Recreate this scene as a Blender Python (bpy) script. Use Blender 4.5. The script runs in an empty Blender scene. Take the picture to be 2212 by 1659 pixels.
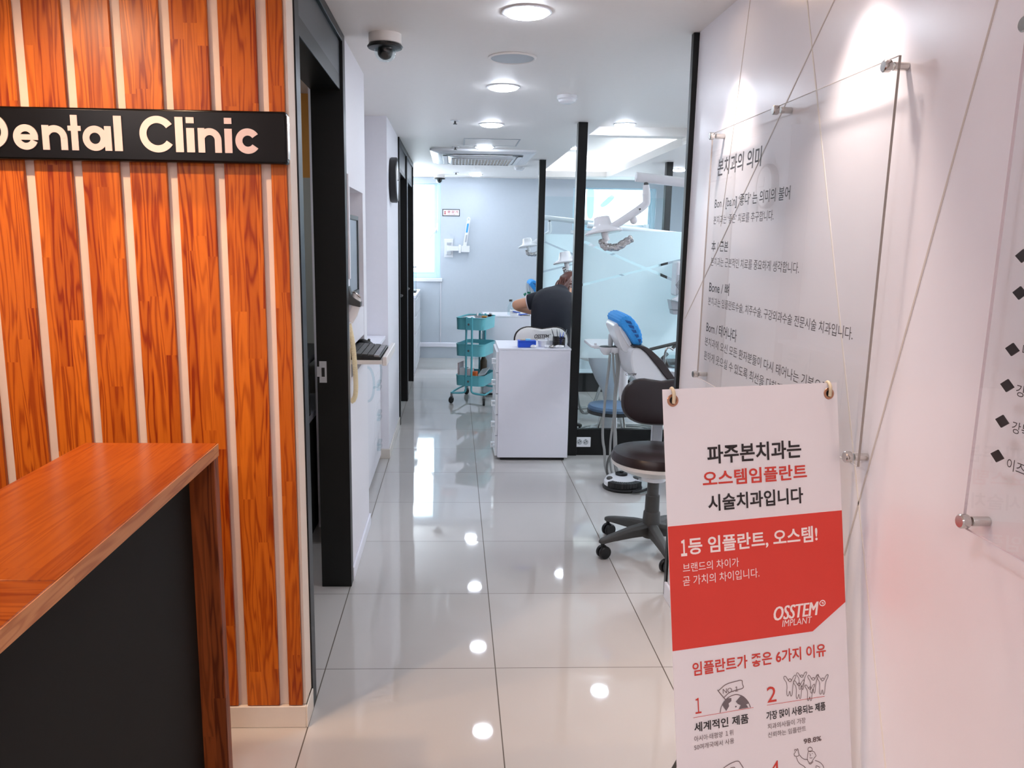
import bpy, bmesh, math, random
from mathutils import Vector, Matrix
PI = math.pi
random.seed(7)
SC = bpy.context.scene
COL = SC.collection

# ------------------------------------------------------------------ camera
FPX, CX0, CY0 = 1692.46, 1043.8, 829.5            # focal length and principal point of the 2212x1659 frame
YAW, PITCH, ROLL = .0382, .1791, .0139
CAM = Vector((-.1548, -2.5567, 1.489))
_cy, _sy, _cp, _sp = math.cos(YAW), math.sin(YAW), math.cos(PITCH), math.sin(PITCH)
_f = Vector((_sy*_cp, _cy*_cp, -_sp)); _r = Vector((_cy, -_sy, 0)); _u = _r.cross(_f)
C_R = _r*math.cos(ROLL) + _u*math.sin(ROLL)
C_U = -_r*math.sin(ROLL) + _u*math.cos(ROLL)
cam = bpy.data.objects.new('camera', bpy.data.cameras.new('camera')); COL.objects.link(cam)
cam.data.sensor_fit = 'HORIZONTAL'; cam.data.sensor_width = 36
cam.data.lens = 36*FPX/2212
cam.data.shift_x = (1106-CX0)/2212; cam.data.shift_y = (CY0-829.5)/2212
cam.data.clip_start = .02
m = Matrix((C_R, C_U, -_f)).transposed().to_4x4(); m.translation = CAM
cam.matrix_world = m
SC.camera = cam

# ------------------------------------------------------------------ world, view, lights
w = bpy.data.worlds.new('world'); SC.world = w; w.use_nodes = True
w.node_tree.nodes['Background'].inputs[0].default_value = (.75, .87, 1, 1)
w.node_tree.nodes['Background'].inputs[1].default_value = 1.0
SC.view_settings.view_transform = 'Standard'; SC.view_settings.look = 'None'
SC.view_settings.exposure = .49; SC.view_settings.gamma = 1; SC.view_settings.use_curve_mapping = False
SC.cycles.use_denoising = True
SC.cycles.max_bounces = 10; SC.cycles.diffuse_bounces = 5; SC.cycles.glossy_bounces = 5
SC.cycles.transmission_bounces = 8; SC.cycles.transparent_max_bounces = 16
SC.cycles.sample_clamp_indirect = 6
SC.cycles.caustics_reflective = False; SC.cycles.caustics_refractive = False

def area_light(name, loc, direction, sx, sy, power, color):
    l = bpy.data.lights.new(name, 'AREA'); l.shape = 'RECTANGLE'; l.size = sx; l.size_y = sy
    l.energy = power; l.color = color
    o = bpy.data.objects.new(name, l); COL.objects.link(o); o.location = loc
    o.rotation_euler = Vector(direction).to_track_quat('-Z', 'Y').to_euler()
    return o
def spot_light(name, loc, direction, power, color, angle=60, blend=.8, radius=.03):
    l = bpy.data.lights.new(name, 'SPOT'); l.energy = power; l.color = color
    l.spot_size = math.radians(angle); l.spot_blend = blend; l.shadow_soft_size = radius
    o = bpy.data.objects.new(name, l); COL.objects.link(o); o.location = loc
    o.rotation_euler = Vector(direction).to_track_quat('-Z', 'Y').to_euler()
    return o
DAY = (.80, .92, 1.0)
area_light('daylight', (-.95, 7.70, 1.62), (.12, -1, -.25), 1.2, 1.1, 62, DAY)
area_light('daylight', (1.75, 7.70, 1.92), (0, -1, -.25), 1.0, .5, 45, DAY)
WARM = (1.0, .66, .42); ROSE = (1.0, .85, .78)
WASH = [(-1.35, -1.06), (-2.5, -1.0)]              # warm downlights in front of the slatted wall
for (x, y), pw in zip(WASH, (42, 50)):
    spot_light('warm_spot', (x, y, 2.262), (.22, .30, -1), pw, WARM, 128, .6, .035)
FLOORSPOT = (-.92, -.55)                           # narrow warm spot over the gap between counter and slats
spot_light('warm_spot', FLOORSPOT+(2.262,), (0, .02, -1), 26, WARM, 52, .8, .03)
WALLSPOT = [(.58, .08), (.58, -.74)]              # the two spots that graze the right-hand wall
for x, y in WALLSPOT:
    spot_light('wall_spot', (x, y, 2.262), (.13, 0, -1), 40, ROSE, 64, 1.0, .03)

# ------------------------------------------------------------------ pixel helpers (points measured on the photo)
def ray(px, py):
    return _f + C_R*((px-CX0)/FPX) - C_U*((py-CY0)/FPX)
def _on(ax, v, px, py):
    d = ray(px, py); return CAM + d*((v-CAM[ax])/d[ax])
def onX(v, px, py): return _on(0, v, px, py)
def onY(v, px, py): return _on(1, v, px, py)
def onZ(v, px, py): return _on(2, v, px, py)
class Plane:
    def __init__(s, O, U, V):
        s.O = Vector(O); s.U = Vector(U).normalized(); s.V = Vector(V).normalized(); s.N = s.U.cross(s.V)
    def uv(s, px, py):
        d = ray(px, py); t = s.N.dot(s.O-CAM)/s.N.dot(d); p = CAM+d*t-s.O
        return p.dot(s.U), p.dot(s.V)
    def at(s, u, v, n=0): return s.O + s.U*u + s.V*v + s.N*n

# ------------------------------------------------------------------ materials
def lin(c):
    return tuple((x/12.92 if x <= .04045 else ((x+.055)/1.055)**2.4) for x in (c[0]/255, c[1]/255, c[2]/255)) + (1,)
def new_mat(name):
    m = bpy.data.materials.new(name); m.use_nodes = True
    nt = m.node_tree; return m, nt, nt.nodes['Principled BSDF']
def N(nt, t, **kw):
    n = nt.nodes.new(t)
    for k, v in kw.items(): setattr(n, k, v)
    return n
def L(nt, a, b): nt.links.new(a, b)
def math_n(nt, op, a, b=None):
    n = N(nt, 'ShaderNodeMath', operation=op)
    for i, v in enumerate((a, b)):
        if v is None: continue
        if isinstance(v, (int, float)): n.inputs[i].default_value = v
        else: L(nt, v, n.inputs[i])
    return n.outputs[0]
def mat(name, rgb, rough=.5, metal=0, spec=.5, var=.03, scale=25, bump=0, coat=0, emit=0, alpha=1, sss=0):
    m, nt, p = new_mat(name)
    c = lin(rgb)
    if var or bump:
        tc = N(nt, 'ShaderNodeTexCoord'); nz = N(nt, 'ShaderNodeTexNoise'); nz.inputs['Scale'].default_value = scale
        nz.inputs['Detail'].default_value = 3; L(nt, tc.outputs['Object'], nz.inputs['Vector'])
        if var:
            mx = N(nt, 'ShaderNodeMix', data_type='RGBA')
            mx.inputs[6].default_value = tuple(x*(1-var) for x in c[:3])+(1,)
            mx.inputs[7].default_value = tuple(min(1, x*(1+var)) for x in c[:3])+(1,)
            L(nt, nz.outputs['Fac'], mx.inputs[0]); L(nt, mx.outputs[2], p.inputs['Base Color'])
        if bump:
            b = N(nt, 'ShaderNodeBump'); b.inputs['Strength'].default_value = bump; b.inputs['Distance'].default_value = .01
            L(nt, nz.outputs['Fac'], b.inputs['Height']); L(nt, b.outputs[0], p.inputs['Normal'])
    if not var: p.inputs['Base Color'].default_value = c
    p.inputs['Roughness'].default_value = rough; p.inputs['Metallic'].default_value = metal
    p.inputs['Specular IOR Level'].default_value = spec; p.inputs['Coat Weight'].default_value = coat
    p.inputs['Coat Roughness'].default_value = .08
    if emit: p.inputs['Emission Color'].default_value = c; p.inputs['Emission Strength'].default_value = emit
    if sss: p.inputs['Subsurface Weight'].default_value = sss; p.inputs['Subsurface Radius'].default_value = (.01, .004, .002)
    p.inputs['Alpha'].default_value = alpha
    return m
def emission(name, rgb, strength):
    m, nt, p = new_mat(name)
    p.inputs['Base Color'].default_value = (.8, .8, .8, 1); p.inputs['Roughness'].default_value = .5
    p.inputs['Emission Color'].default_value = lin(rgb); p.inputs['Emission Strength'].default_value = strength
    return m
def clear(name, tint, refl=1.0, rough=0.0):
    m, nt, p = new_mat(name); nt.nodes.remove(p)
    out = nt.nodes['Material Output']
    tr = N(nt, 'ShaderNodeBsdfTransparent'); tr.inputs[0].default_value = tint+(1,)
    gl = N(nt, 'ShaderNodeBsdfGlossy'); gl.inputs['Roughness'].default_value = rough
    fr = N(nt, 'ShaderNodeFresnel'); fr.inputs[0].default_value = 1.45
    geo = N(nt, 'ShaderNodeNewGeometry'); front = math_n(nt, 'SUBTRACT', 1.0, geo.outputs['Backfacing'])
    mx = N(nt, 'ShaderNodeMixShader'); L(nt, math_n(nt, 'MULTIPLY', math_n(nt, 'MULTIPLY', fr.outputs[0], refl), front), mx.inputs[0])
    L(nt, tr.outputs[0], mx.inputs[1]); L(nt, gl.outputs[0], mx.inputs[2]); L(nt, mx.outputs[0], out.inputs[0])
    return m
def film_mat():
    m, nt, p = new_mat('frosted film'); nt.nodes.remove(p); out = nt.nodes['Material Output']
    c = (.84, .945, .965, 1)
    tl = N(nt, 'ShaderNodeBsdfTranslucent'); tl.inputs[0].default_value = c
    df = N(nt, 'ShaderNodeBsdfDiffuse'); df.inputs[0].default_value = c
    m1 = N(nt, 'ShaderNodeMixShader'); m1.inputs[0].default_value = .45
    L(nt, tl.outputs[0], m1.inputs[1]); L(nt, df.outputs[0], m1.inputs[2])
    tr = N(nt, 'ShaderNodeBsdfTransparent')
    geo = N(nt, 'ShaderNodeNewGeometry'); sep = N(nt, 'ShaderNodeSeparateXYZ'); L(nt, geo.outputs['Position'], sep.inputs[0])
    mr = N(nt, 'ShaderNodeMapRange'); mr.inputs[1].default_value = .68; mr.inputs[2].default_value = .84
    mr.inputs[3].default_value = .45; mr.inputs[4].default_value = .07; L(nt, sep.outputs[2], mr.inputs[0])
    m2 = N(nt, 'ShaderNodeMixShader'); L(nt, mr.outputs[0], m2.inputs[0]); L(nt, m1.outputs[0], m2.inputs[1]); L(nt, tr.outputs[0], m2.inputs[2])
    L(nt, m2.outputs[0], out.inputs[0]); return m
def wood(name, axis, light=(208, 110, 28), dark=(136, 46, 8), stave=.036, seg=.55, rough=.32, grain=1.0):
    """finger-jointed orange pine; axis = direction the grain runs in object space"""
    m, nt, p = new_mat(name)
    tc = N(nt, 'ShaderNodeTexCoord'); sp = N(nt, 'ShaderNodeSeparateXYZ'); L(nt, tc.outputs['Object'], sp.inputs[0])
    oi = N(nt, 'ShaderNodeObjectInfo')
    o = {'X': (1, 2, 0), 'Y': (0, 2, 1), 'Z': (0, 1, 2)}[axis]
    ac, ac2, al = (sp.outputs[i] for i in o)
    across = math_n(nt, 'ADD', math_n(nt, 'ADD', ac, ac2), math_n(nt, 'MULTIPLY', oi.outputs['Random'], 3.0))
    si = math_n(nt, 'FLOOR', math_n(nt, 'DIVIDE', across, stave))
    w1 = N(nt, 'ShaderNodeTexWhiteNoise', noise_dimensions='1D'); L(nt, si, w1.inputs['W'])
    gi = math_n(nt, 'FLOOR', math_n(nt, 'DIVIDE', math_n(nt, 'ADD', al, math_n(nt, 'MULTIPLY', w1.outputs[0], 4.0)), seg))
    cb = N(nt, 'ShaderNodeCombineXYZ'); L(nt, si, cb.inputs[0]); L(nt, gi, cb.inputs[1])
    w2 = N(nt, 'ShaderNodeTexWhiteNoise', noise_dimensions='2D'); L(nt, cb.outputs[0], w2.inputs['Vector'])
    r = w2.outputs[0]
    v = N(nt, 'ShaderNodeCombineXYZ')
    L(nt, math_n(nt, 'ADD', math_n(nt, 'MULTIPLY', across, 1.0), math_n(nt, 'MULTIPLY', r, 7.0)), v.inputs[0])
    L(nt, math_n(nt, 'MULTIPLY', al, .075), v.inputs[1]); L(nt, math_n(nt, 'MULTIPLY', r, 3.0), v.inputs[2])
    n1 = N(nt, 'ShaderNodeTexNoise'); n1.inputs['Scale'].default_value = 34; n1.inputs['Detail'].default_value = 1.5
    n1.inputs['Distortion'].default_value = .4; L(nt, v.outputs[0], n1.inputs['Vector'])
    # rings: sine of the noise field gives cathedral grain lines
    s = math_n(nt, 'SINE', math_n(nt, 'ADD', math_n(nt, 'MULTIPLY', n1.outputs[0], 34.0), math_n(nt, 'MULTIPLY', across, 240.0)))
    s = math_n(nt, 'POWER', math_n(nt, 'ADD', math_n(nt, 'MULTIPLY', s, .5), .5), 2.2)
    n2 = N(nt, 'ShaderNodeTexNoise'); n2.inputs['Scale'].default_value = 260; L(nt, v.outputs[0], n2.inputs['Vector'])
    f = math_n(nt, 'ADD', math_n(nt, 'MULTIPLY', s, math_n(nt, 'ADD', .32*grain, math_n(nt, 'MULTIPLY', w1.outputs[0], .42*grain))), math_n(nt, 'MULTIPLY', r, .40))
    f = math_n(nt, 'ADD', f, math_n(nt, 'MULTIPLY', math_n(nt, 'SUBTRACT', n2.outputs[0], .5), .25))
    cr = N(nt, 'ShaderNodeValToRGB'); L(nt, f, cr.inputs[0])
    cr.color_ramp.elements[0].position = .0; cr.color_ramp.elements[0].color = lin(light)
    cr.color_ramp.elements[1].position = .85; cr.color_ramp.elements[1].color = lin(dark)
    L(nt, cr.outputs[0], p.inputs['Base Color']); p.inputs['Roughness'].default_value = rough
    p.inputs['Specular IOR Level'].default_value = .28
    return m
def tile_mat():
    m, nt, p = new_mat('polished floor tiles')
    geo = N(nt, 'ShaderNodeNewGeometry'); sp = N(nt, 'ShaderNodeSeparateXYZ'); L(nt, geo.outputs['Position'], sp.inputs[0])
    ds = []
    for i in (0, 1):
        q = math_n(nt, 'DIVIDE', sp.outputs[i], .6)
        fr = math_n(nt, 'ABSOLUTE', math_n(nt, 'SUBTRACT', q, math_n(nt, 'ROUND', q)))
        ds.append(math_n(nt, 'MULTIPLY', fr, .6))
    gx = math_n(nt, 'LESS_THAN', ds[0], .0019); gy = math_n(nt, 'LESS_THAN', ds[1], .0014)
    g = math_n(nt, 'MAXIMUM', gx, gy)
    ids = N(nt, 'ShaderNodeCombineXYZ')
    for i in (0, 1): L(nt, math_n(nt, 'FLOOR', math_n(nt, 'DIVIDE', sp.outputs[i], .6)), ids.inputs[i])
    wn = N(nt, 'ShaderNodeTexWhiteNoise', noise_dimensions='2D'); L(nt, ids.outputs[0], wn.inputs['Vector'])
    nz = N(nt, 'ShaderNodeTexNoise'); nz.inputs['Scale'].default_value = 2.2; nz.inputs['Detail'].default_value = 5; L(nt, geo.outputs['Position'], nz.inputs['Vector'])
    f = math_n(nt, 'ADD', math_n(nt, 'MULTIPLY', wn.outputs[0], .35), math_n(nt, 'MULTIPLY', nz.outputs[0], .65))
    mx = N(nt, 'ShaderNodeMix', data_type='RGBA'); L(nt, f, mx.inputs[0])
    mx.inputs[6].default_value = lin((185, 181, 177)); mx.inputs[7].default_value = lin((201, 197, 193))
    mg = N(nt, 'ShaderNodeMix', data_type='RGBA'); L(nt, g, mg.inputs[0]); L(nt, mx.outputs[2], mg.inputs[6]); mg.inputs[7].default_value = lin((84, 74, 62))
    L(nt, mg.outputs[2], p.inputs['Base Color'])
    L(nt, math_n(nt, 'ADD', .035, math_n(nt, 'MULTIPLY', g, .5)), p.inputs['Roughness'])
    p.inputs['IOR'].default_value = 1.52
    # each tile lies very slightly out of level
    b = N(nt, 'ShaderNodeVectorMath', operation='SUBTRACT'); L(nt, wn.outputs[1], b.inputs[0]); b.inputs[1].default_value = (.5, .5, .5)
    b2 = N(nt, 'ShaderNodeVectorMath', operation='MULTIPLY'); L(nt, b.outputs[0], b2.inputs[0]); b2.inputs[1].default_value = (.006, .006, 0)
    b3 = N(nt, 'ShaderNodeVectorMath', operation='ADD'); L(nt, b2.outputs[0], b3.inputs[0]); L(nt, geo.outputs['Normal'], b3.inputs[1])
    L(nt, b3.outputs[0], p.inputs['Normal'])
    return m
M = dict(
    wall=mat('white painted plaster', (236, 234, 238), .55, var=.02, scale=60, bump=.03),
    ceil=mat('white ceiling paint', (238, 234, 230), .5, var=.015, scale=40),
    cool=mat('cool white paint', (230, 229, 234), .55, var=.02, scale=30),
    endwall=mat('pale blue grey paint', (198, 206, 214), .55, var=.02, scale=30),
    gloss_wall=mat('semi-gloss white wall panel', (236, 232, 236), .28, var=.01, scale=20),
    backing=mat('cream wall behind slats', (232, 214, 196), .6, var=.03, scale=40),
    base=mat('cream baseboard', (226, 216, 202), .4, var=.03, scale=30),
    tile=tile_mat(),
    black=mat('black lacquer frame', (5, 6, 5), .38, spec=.35, var=.1, scale=60),
    black_soft=mat('black plastic', (15, 15, 16), .4, var=.1, scale=50),
    char=mat('charcoal laminate', (10, 9, 5), .7, spec=.25, var=.08, scale=90),
    grey_panel=mat('dark grey panel', (58, 62, 66), .35, var=.05, scale=30),
    slat=wood('orange pine, upright grain', 'Z'), topw=wood('orange pine, lengthwise grain', 'Y', (156, 76, 20), (122, 46, 10), rough=.22, stave=.06, seg=.9, grain=.55),
    crossw=wood('orange pine, crosswise grain', 'X', (150, 72, 19), (116, 43, 9), rough=.22), edgew=wood('brown pine edge', 'Z', (146, 72, 30), (92, 38, 13), stave=.05, seg=.9, rough=.4),
    edgeh=wood('pine edge band', 'Y', (205, 140, 90), (158, 88, 46), stave=.05, seg=.35, rough=.4),
    signblk=mat('gloss black sign', (8, 7, 7), .25, spec=.25, var=0),
    letter=mat('pale pink sign letters', (216, 196, 192), .4, var=0),
    white=mat('white laminate', (238, 238, 246), .3, var=.01), whitep=mat('white plastic', (232, 233, 236), .25, var=.01),
    cream=mat('cream plastic', (236, 222, 184), .4, var=.02), creamd=mat('beige plastic', (206, 190, 160), .4, var=.02),
    chrome=mat('brushed steel', (205, 202, 198), .18, 1, var=.05, scale=80), steel=mat('grey steel', (150, 150, 150), .3, 1, var=.05),
    screen=mat('grey switched-off screen', (112, 116, 120), .15, var=.04, scale=8),
    grey=mat('light grey plastic', (178, 182, 186), .35, var=.02), greyd=mat('mid grey plastic', (96, 98, 98), .45, var=.04),
    hose=mat('grey rubber hose', (150, 152, 150), .5, var=.04), dgrey=mat('dark grey nylon', (66, 66, 64), .5, var=.08, scale=70),
    brown=mat('dark brown leatherette', (42, 28, 27), .32, var=.06, scale=40, bump=.05),
    ivory=mat('ivory plastic shell', (236, 231, 226), .3, var=.01),
    teal=mat('teal enamelled steel', (112, 196, 206), .35, var=.03), teald=mat('deep teal steel', (96, 182, 194), .35, var=.03),
    rubber=mat('black rubber', (22, 22, 22), .6, var=.1), acr=clear('clear acrylic', (.975, .98, .98), 1.0),
    acr_edge2=mat('pale acrylic edge', (206, 198, 194), .2, var=.05), acr_edge=mat('acrylic edge', (150, 140, 132), .2, var=.1, scale=50), glass=clear('partition glass', (.93, .972, .978), .9), film=film_mat(),
    text=mat('dark grey vinyl lettering', (56, 48, 48), .5, var=0), textb=mat('near black vinyl lettering', (34, 28, 28), .5, var=0),
    tred=mat('red print', (206, 60, 46), .5, var=0), red=mat('red printed field', (216, 58, 44), .5, var=.01), paper=mat('white banner fabric', (232, 226, 226), .6, var=.01),
    twhite=mat('white print', (244, 228, 222), .5, var=0), tbrown=mat('brown line print', (104, 84, 82), .5, var=0), tgrey=mat('grey print', (110, 100, 102), .5, var=0),
    copper=mat('copper eyelet', (190, 140, 112), .3, .8, var=.05), groove=mat('wall joint', (204, 194, 186), .6, var=.05),
    groove2=mat('pale wall joint', (236, 229, 220), .6, var=.03),
    blue2=mat('light blue label', (70, 160, 225), .4, var=0), blue=mat('blue plastic', (20, 80, 200), .35, var=.03), cyan=mat('light blue paper', (130, 205, 235), .6, var=.03),
    nonwoven=mat('blue nonwoven cover', (50, 150, 225), .7, var=.12, scale=70, bump=.3), navy=mat('navy polo cloth', (14, 17, 30), .8, var=.15, scale=9, bump=.6),
    navy2=mat('dark trousers', (24, 25, 32), .85, var=.1, scale=100), skin=mat('skin', (222, 166, 134), .5, var=.04, scale=30, sss=.1),
    hair=mat('reddish brown hair', (84, 42, 30), .45, var=.35, scale=90), pink=mat('pinkish white trim', (224, 206, 208), .6, var=.02),
    foil=mat('crumpled foil film', (190, 188, 188), .16, 1, var=.1, scale=90, bump=.9), orange=mat('orange card', (232, 108, 40), .5, var=.02),
    yellow=mat('amber plastic', (226, 160, 60), .4, var=.02), amber=mat('dark bottle', (78, 62, 44), .3, var=.1), darkpaper=mat('dark printed sheet', (74, 72, 80), .5, var=.5, scale=30),
    ochre=mat('ochre wall paint', (214, 150, 66), .6, var=.02), sage=mat('grey green wall paint', (178, 180, 170), .6, var=.02),
    red_ink=mat('red sign ink', (190, 50, 60), .5, var=0), green=mat('green plastic', (20, 120, 95), .4, var=0), stain=mat('yellow stain', (214, 178, 110), .5, var=.2, scale=90),
    stone=mat('stone skirting tile', (214, 206, 196), .25, var=.06, scale=14), vent=mat('beige grille', (196, 184, 168), .5, var=.03),
    lamp=emission('downlight diffuser', (230, 240, 255), 64), cove=emission('cove light strip', (232, 245, 255), 17), bayfill=emission('bay added fill panel diffuser', (236, 246, 255), 30), panelfill=emission('added fill panel diffuser', (252, 239, 238), 14.5), warmlamp=emission('warm spot lens', (255, 214, 170), 14),  # both panel diffusers belong to added fill lights
    led=emission('blue indicator', (30, 130, 255), 4), pane=emission('window pane with daylight glow', (232, 247, 255), 2.6), sticker=emission('cyan film with added glow', (130, 226, 246), .95),  # pane and cyan film glow by themselves, standing in for daylight behind
    winframe=mat('pale blue window frame', (206, 230, 240), .35, var=.01), clearplastic=clear('clear plastic tub', (.9, .95, .96), 1.2),
)

# ------------------------------------------------------------------ mesh builder
class MB:
    def __init__(s): s.v = []; s.f = []
    def add(s, vs, fs):
        n = len(s.v); s.v += [Vector(p) for p in vs]; s.f += [tuple(i+n for i in f) for f in fs]; return s
    def box(s, x0, x1, y0, y1, z0, z1):
        vs = [(x, y, z) for z in (z0, z1) for y in (y0, y1) for x in (x0, x1)]
        return s.add(vs, [(0, 2, 3, 1), (4, 5, 7, 6), (0, 1, 5, 4), (2, 6, 7, 3), (0, 4, 6, 2), (1, 3, 7, 5)])
    def obox(s, c, ax, ay, az):
        c, ax, ay, az = map(Vector, (c, ax, ay, az))
        vs = [c+ax*i+ay*j+az*k for k in (-1, 1) for j in (-1, 1) for i in (-1, 1)]
        return s.add(vs, [(0, 2, 3, 1), (4, 5, 7, 6), (0, 1, 5, 4), (2, 6, 7, 3), (0, 4, 6, 2), (1, 3, 7, 5)])
    def prism(s, pts, d):
        """closed polygon (3-D points) extruded by vector d"""
        d = Vector(d); n = len(pts); P = [Vector(p) for p in pts]
        return s.add(P+[p+d for p in P], [tuple(range(n-1, -1, -1)), tuple(range(n, 2*n))]+[(i, (i+1) % n, n+(i+1) % n, n+i) for i in range(n)])
    def poly(s, pts): return s.add(pts, [tuple(range(len(pts)))])
    def loft(s, rings, cap=True, closed=False):
        n = len(rings[0]); vs = [p for r in rings for p in r]; fs = []
        k = len(rings)
        for a in range(k if closed else k-1):
            b = (a+1) % k
            for i in range(n):
                j = (i+1) % n; fs.append((a*n+i, a*n+j, b*n+j, b*n+i))
        if cap and not closed: fs += [tuple(range(n-1, -1, -1)), tuple(range((k-1)*n, k*n))]
        return s.add(vs, fs)
    def tube(s, pts, r, n=10, closed=False, cap=True, flat=1.0):
        P = [Vector(p) for p in pts]; k = len(P)
        R = r if isinstance(r, (list, tuple)) else [r]*k
        rings = []; ref = None
        for i in range(k):
            a = P[(i-1) % k] if (closed or i > 0) else P[i]; b = P[(i+1) % k] if (closed or i < k-1) else P[i]
            t = (b-a).normalized()
            if ref is None:
                ref = t.orthogonal().normalized() if abs(t.z) > .9 else Vector((0, 0, 1))
            x = t.cross(ref)
            if x.length < 1e-6: x = t.orthogonal()
            x.normalize(); y = x.cross(t).normalized(); ref = y
            rings.append([P[i]+x*math.cos(q*2*PI/n)*R[i]+y*math.sin(q*2*PI/n)*R[i]*flat for q in range(n)])
        return s.loft(rings, cap, closed)
    def lathe(s, prof, c, axis=(0, 0, 1), n=24):
        """prof: (radius, height along axis) pairs"""
        c = Vector(c); a = Vector(axis).normalized(); x = a.orthogonal().normalized(); y = a.cross(x)
        rings = [[c+a*h+(x*math.cos(q*2*PI/n)+y*math.sin(q*2*PI/n))*max(r, 1e-4) for q in range(n)] for r, h in prof]
        return s.loft(rings)
    def cyl(s, a, b, r, n=20):
        a, b = Vector(a), Vector(b); return s.lathe([(r, 0), (r, (b-a).length)], a, b-a, n)
    def ball(s, c, rx, ry=None, rz=None, n=16, m=10, rot=None):
        ry = ry or rx; rz = rz or rx; c = Vector(c); rings = []
        for i in range(m+1):
            t = PI*i/m; t = max(.02, min(PI-.02, t)); ring = []
            for q in range(n):
                v = Vector((rx*math.sin(t)*math.cos(q*2*PI/n), ry*math.sin(t)*math.sin(q*2*PI/n), rz*math.cos(t)))
                if rot: v = rot @ v
                ring.append(c+v)
            rings.append(ring)
        return s.loft(rings)
    def slab(s, pts, d): return s.prism(pts, d)
    def build(s, name, mt, parent=None, bev=0, smooth=True, subd=0, seg=2):
        me = bpy.data.meshes.new(name); inv = frame_inv(parent)
        me.from_pydata([inv @ p for p in s.v] if inv else s.v, [], s.f); me.validate()
        bm = bmesh.new(); bm.from_mesh(me); bmesh.ops.recalc_face_normals(bm, faces=bm.faces); bm.to_mesh(me); bm.free()
        if smooth:
            for p in me.polygons: p.use_smooth = True
            me.set_sharp_from_angle(angle=math.radians(38))
        me.materials.append(mt if not isinstance(mt, str) else M[mt])
        o = bpy.data.objects.new(name, me); COL.objects.link(o)
        if parent: o.parent = parent
        if bev:
            b = o.modifiers.new('bevel', 'BEVEL'); b.width = bev; b.segments = seg; b.limit_method = 'ANGLE'
        if subd:
            q = o.modifiers.new('subd', 'SUBSURF'); q.levels = subd; q.render_levels = subd
        return o
def frame_inv(parent):
    o = parent
    while o is not None and o.parent: o = o.parent
    if o is None or o.type != 'EMPTY': return None
    if o.get('_local'): return None
    return (Matrix.Translation(o.location) @ o.rotation_euler.to_matrix().to_4x4()).inverted()
def tag(o, label, cat, group=None, kind=None):
    o['label'] = label; o['category'] = cat
    if group: o['group'] = group
    if kind: o['kind'] = kind
    return o
LOCAL = []
def thing(name, label, cat, loc=(0, 0, 0), rz=0, group=None, local=False):
    o = bpy.data.objects.new(name, None); COL.objects.link(o); o.location = loc; o.rotation_euler = (0, 0, rz)
    o.empty_display_size = .05
    if local: o['_local'] = 1; LOCAL.append(o)
    return tag(o, label, cat, group)
def struct(name, mb, mt, label, cat, bev=0):
    o = mb.build(name, mt, None, bev); return tag(o, label, cat, None, 'structure')
def dup(root, loc, rz=None, label=None):
    r = root.copy(); COL.objects.link(r); r.location = loc
    if rz is not None: r.rotation_euler = (0, 0, rz)
    if label: r['label'] = label
    def rec(a, b):
        for ch in a.children:
            c = ch.copy(); COL.objects.link(c); c.parent = b; rec(ch, c)
    rec(root, r); return r
def text_bbox_mesh(s, bold=0, shear=0):
    cu = bpy.data.curves.new('lettering', 'FONT'); cu.body = s; cu.size = 1; cu.offset = bold; cu.shear = shear; cu.resolution_u = 3
    o = bpy.data.objects.new('lettering', cu); COL.objects.link(o)
    dg = bpy.context.evaluated_depsgraph_get(); dg.update()
    me = bpy.data.meshes.new_from_object(o.evaluated_get(dg))
    bpy.data.objects.remove(o); bpy.data.curves.remove(cu)
    vs = [v.co.copy() for v in me.vertices]; fs = [tuple(p.vertices) for p in me.polygons]; bpy.data.meshes.remove(me)
    x0 = min(v.x for v in vs); x1 = max(v.x for v in vs); y0 = min(v.y for v in vs); y1 = max(v.y for v in vs)
    return [((v.x-x0)/(x1-x0), (v.y-y0)/(y1-y0)) for v in vs], fs
def text_uv(pl, s, u0, v0, u1, v1, mt, parent, n=.0012, bold=0, shear=0, name='lettering', fat=0):
    vs, fs = text_bbox_mesh(s, bold, shear); mb = MB()
    if fat:
        for k in (-1, -.5, .5, 1): mb.add([pl.at(u0+(u1-u0)*a+k*fat, v0+(v1-v0)*b, n+.00006*k) for a, b in vs], fs)
    mb.add([pl.at(u0+(u1-u0)*a, v0+(v1-v0)*b, n) for a, b in vs], fs)
    return mb.build(name, mt, parent, smooth=False)
def text_on(pl, s, bl, br, tl, mt, parent, **kw):
    u0, v0 = pl.uv(*bl); u1, _ = pl.uv(*br); _, v1 = pl.uv(*tl)
    return text_uv(pl, s, u0, v0, u1, v1, mt, parent, **kw)
def ribbon(mb, pl, pts, wd, n=.0014, closed=False):
    """flat line of width wd through plane coordinates"""
    P = [Vector((a, b)) for a, b in pts]; k = len(P); l = []; r = []
    for i in range(k):
        a = P[(i-1) % k] if (closed or i) else P[i]; b = P[(i+1) % k] if (closed or i < k-1) else P[i]
        t = (b-a).normalized(); q = Vector((-t.y, t.x))*wd*.5
        l.append(P[i]+q); r.append(P[i]-q)
    vs = [pl.at(p.x, p.y, n) for p in l]+[pl.at(p.x, p.y, n) for p in r]
    mb.add(vs, [(i, (i+1) % k, k+(i+1) % k, k+i) for i in range(k if closed else k-1)])
def smooth_pts(pts, it=2, closed=False):
    P = [Vector(p) for p in pts]
    for _ in range(it):
        Q = []; k = len(P)
        rng = range(k) if closed else range(k-1)
        if not closed: Q.append(P[0])
        for i in rng:
            a, b = P[i], P[(i+1) % k]; Q += [a*.75+b*.25, a*.25+b*.75]
        if not closed: Q.append(P[-1])
        P = Q
    return P

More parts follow.
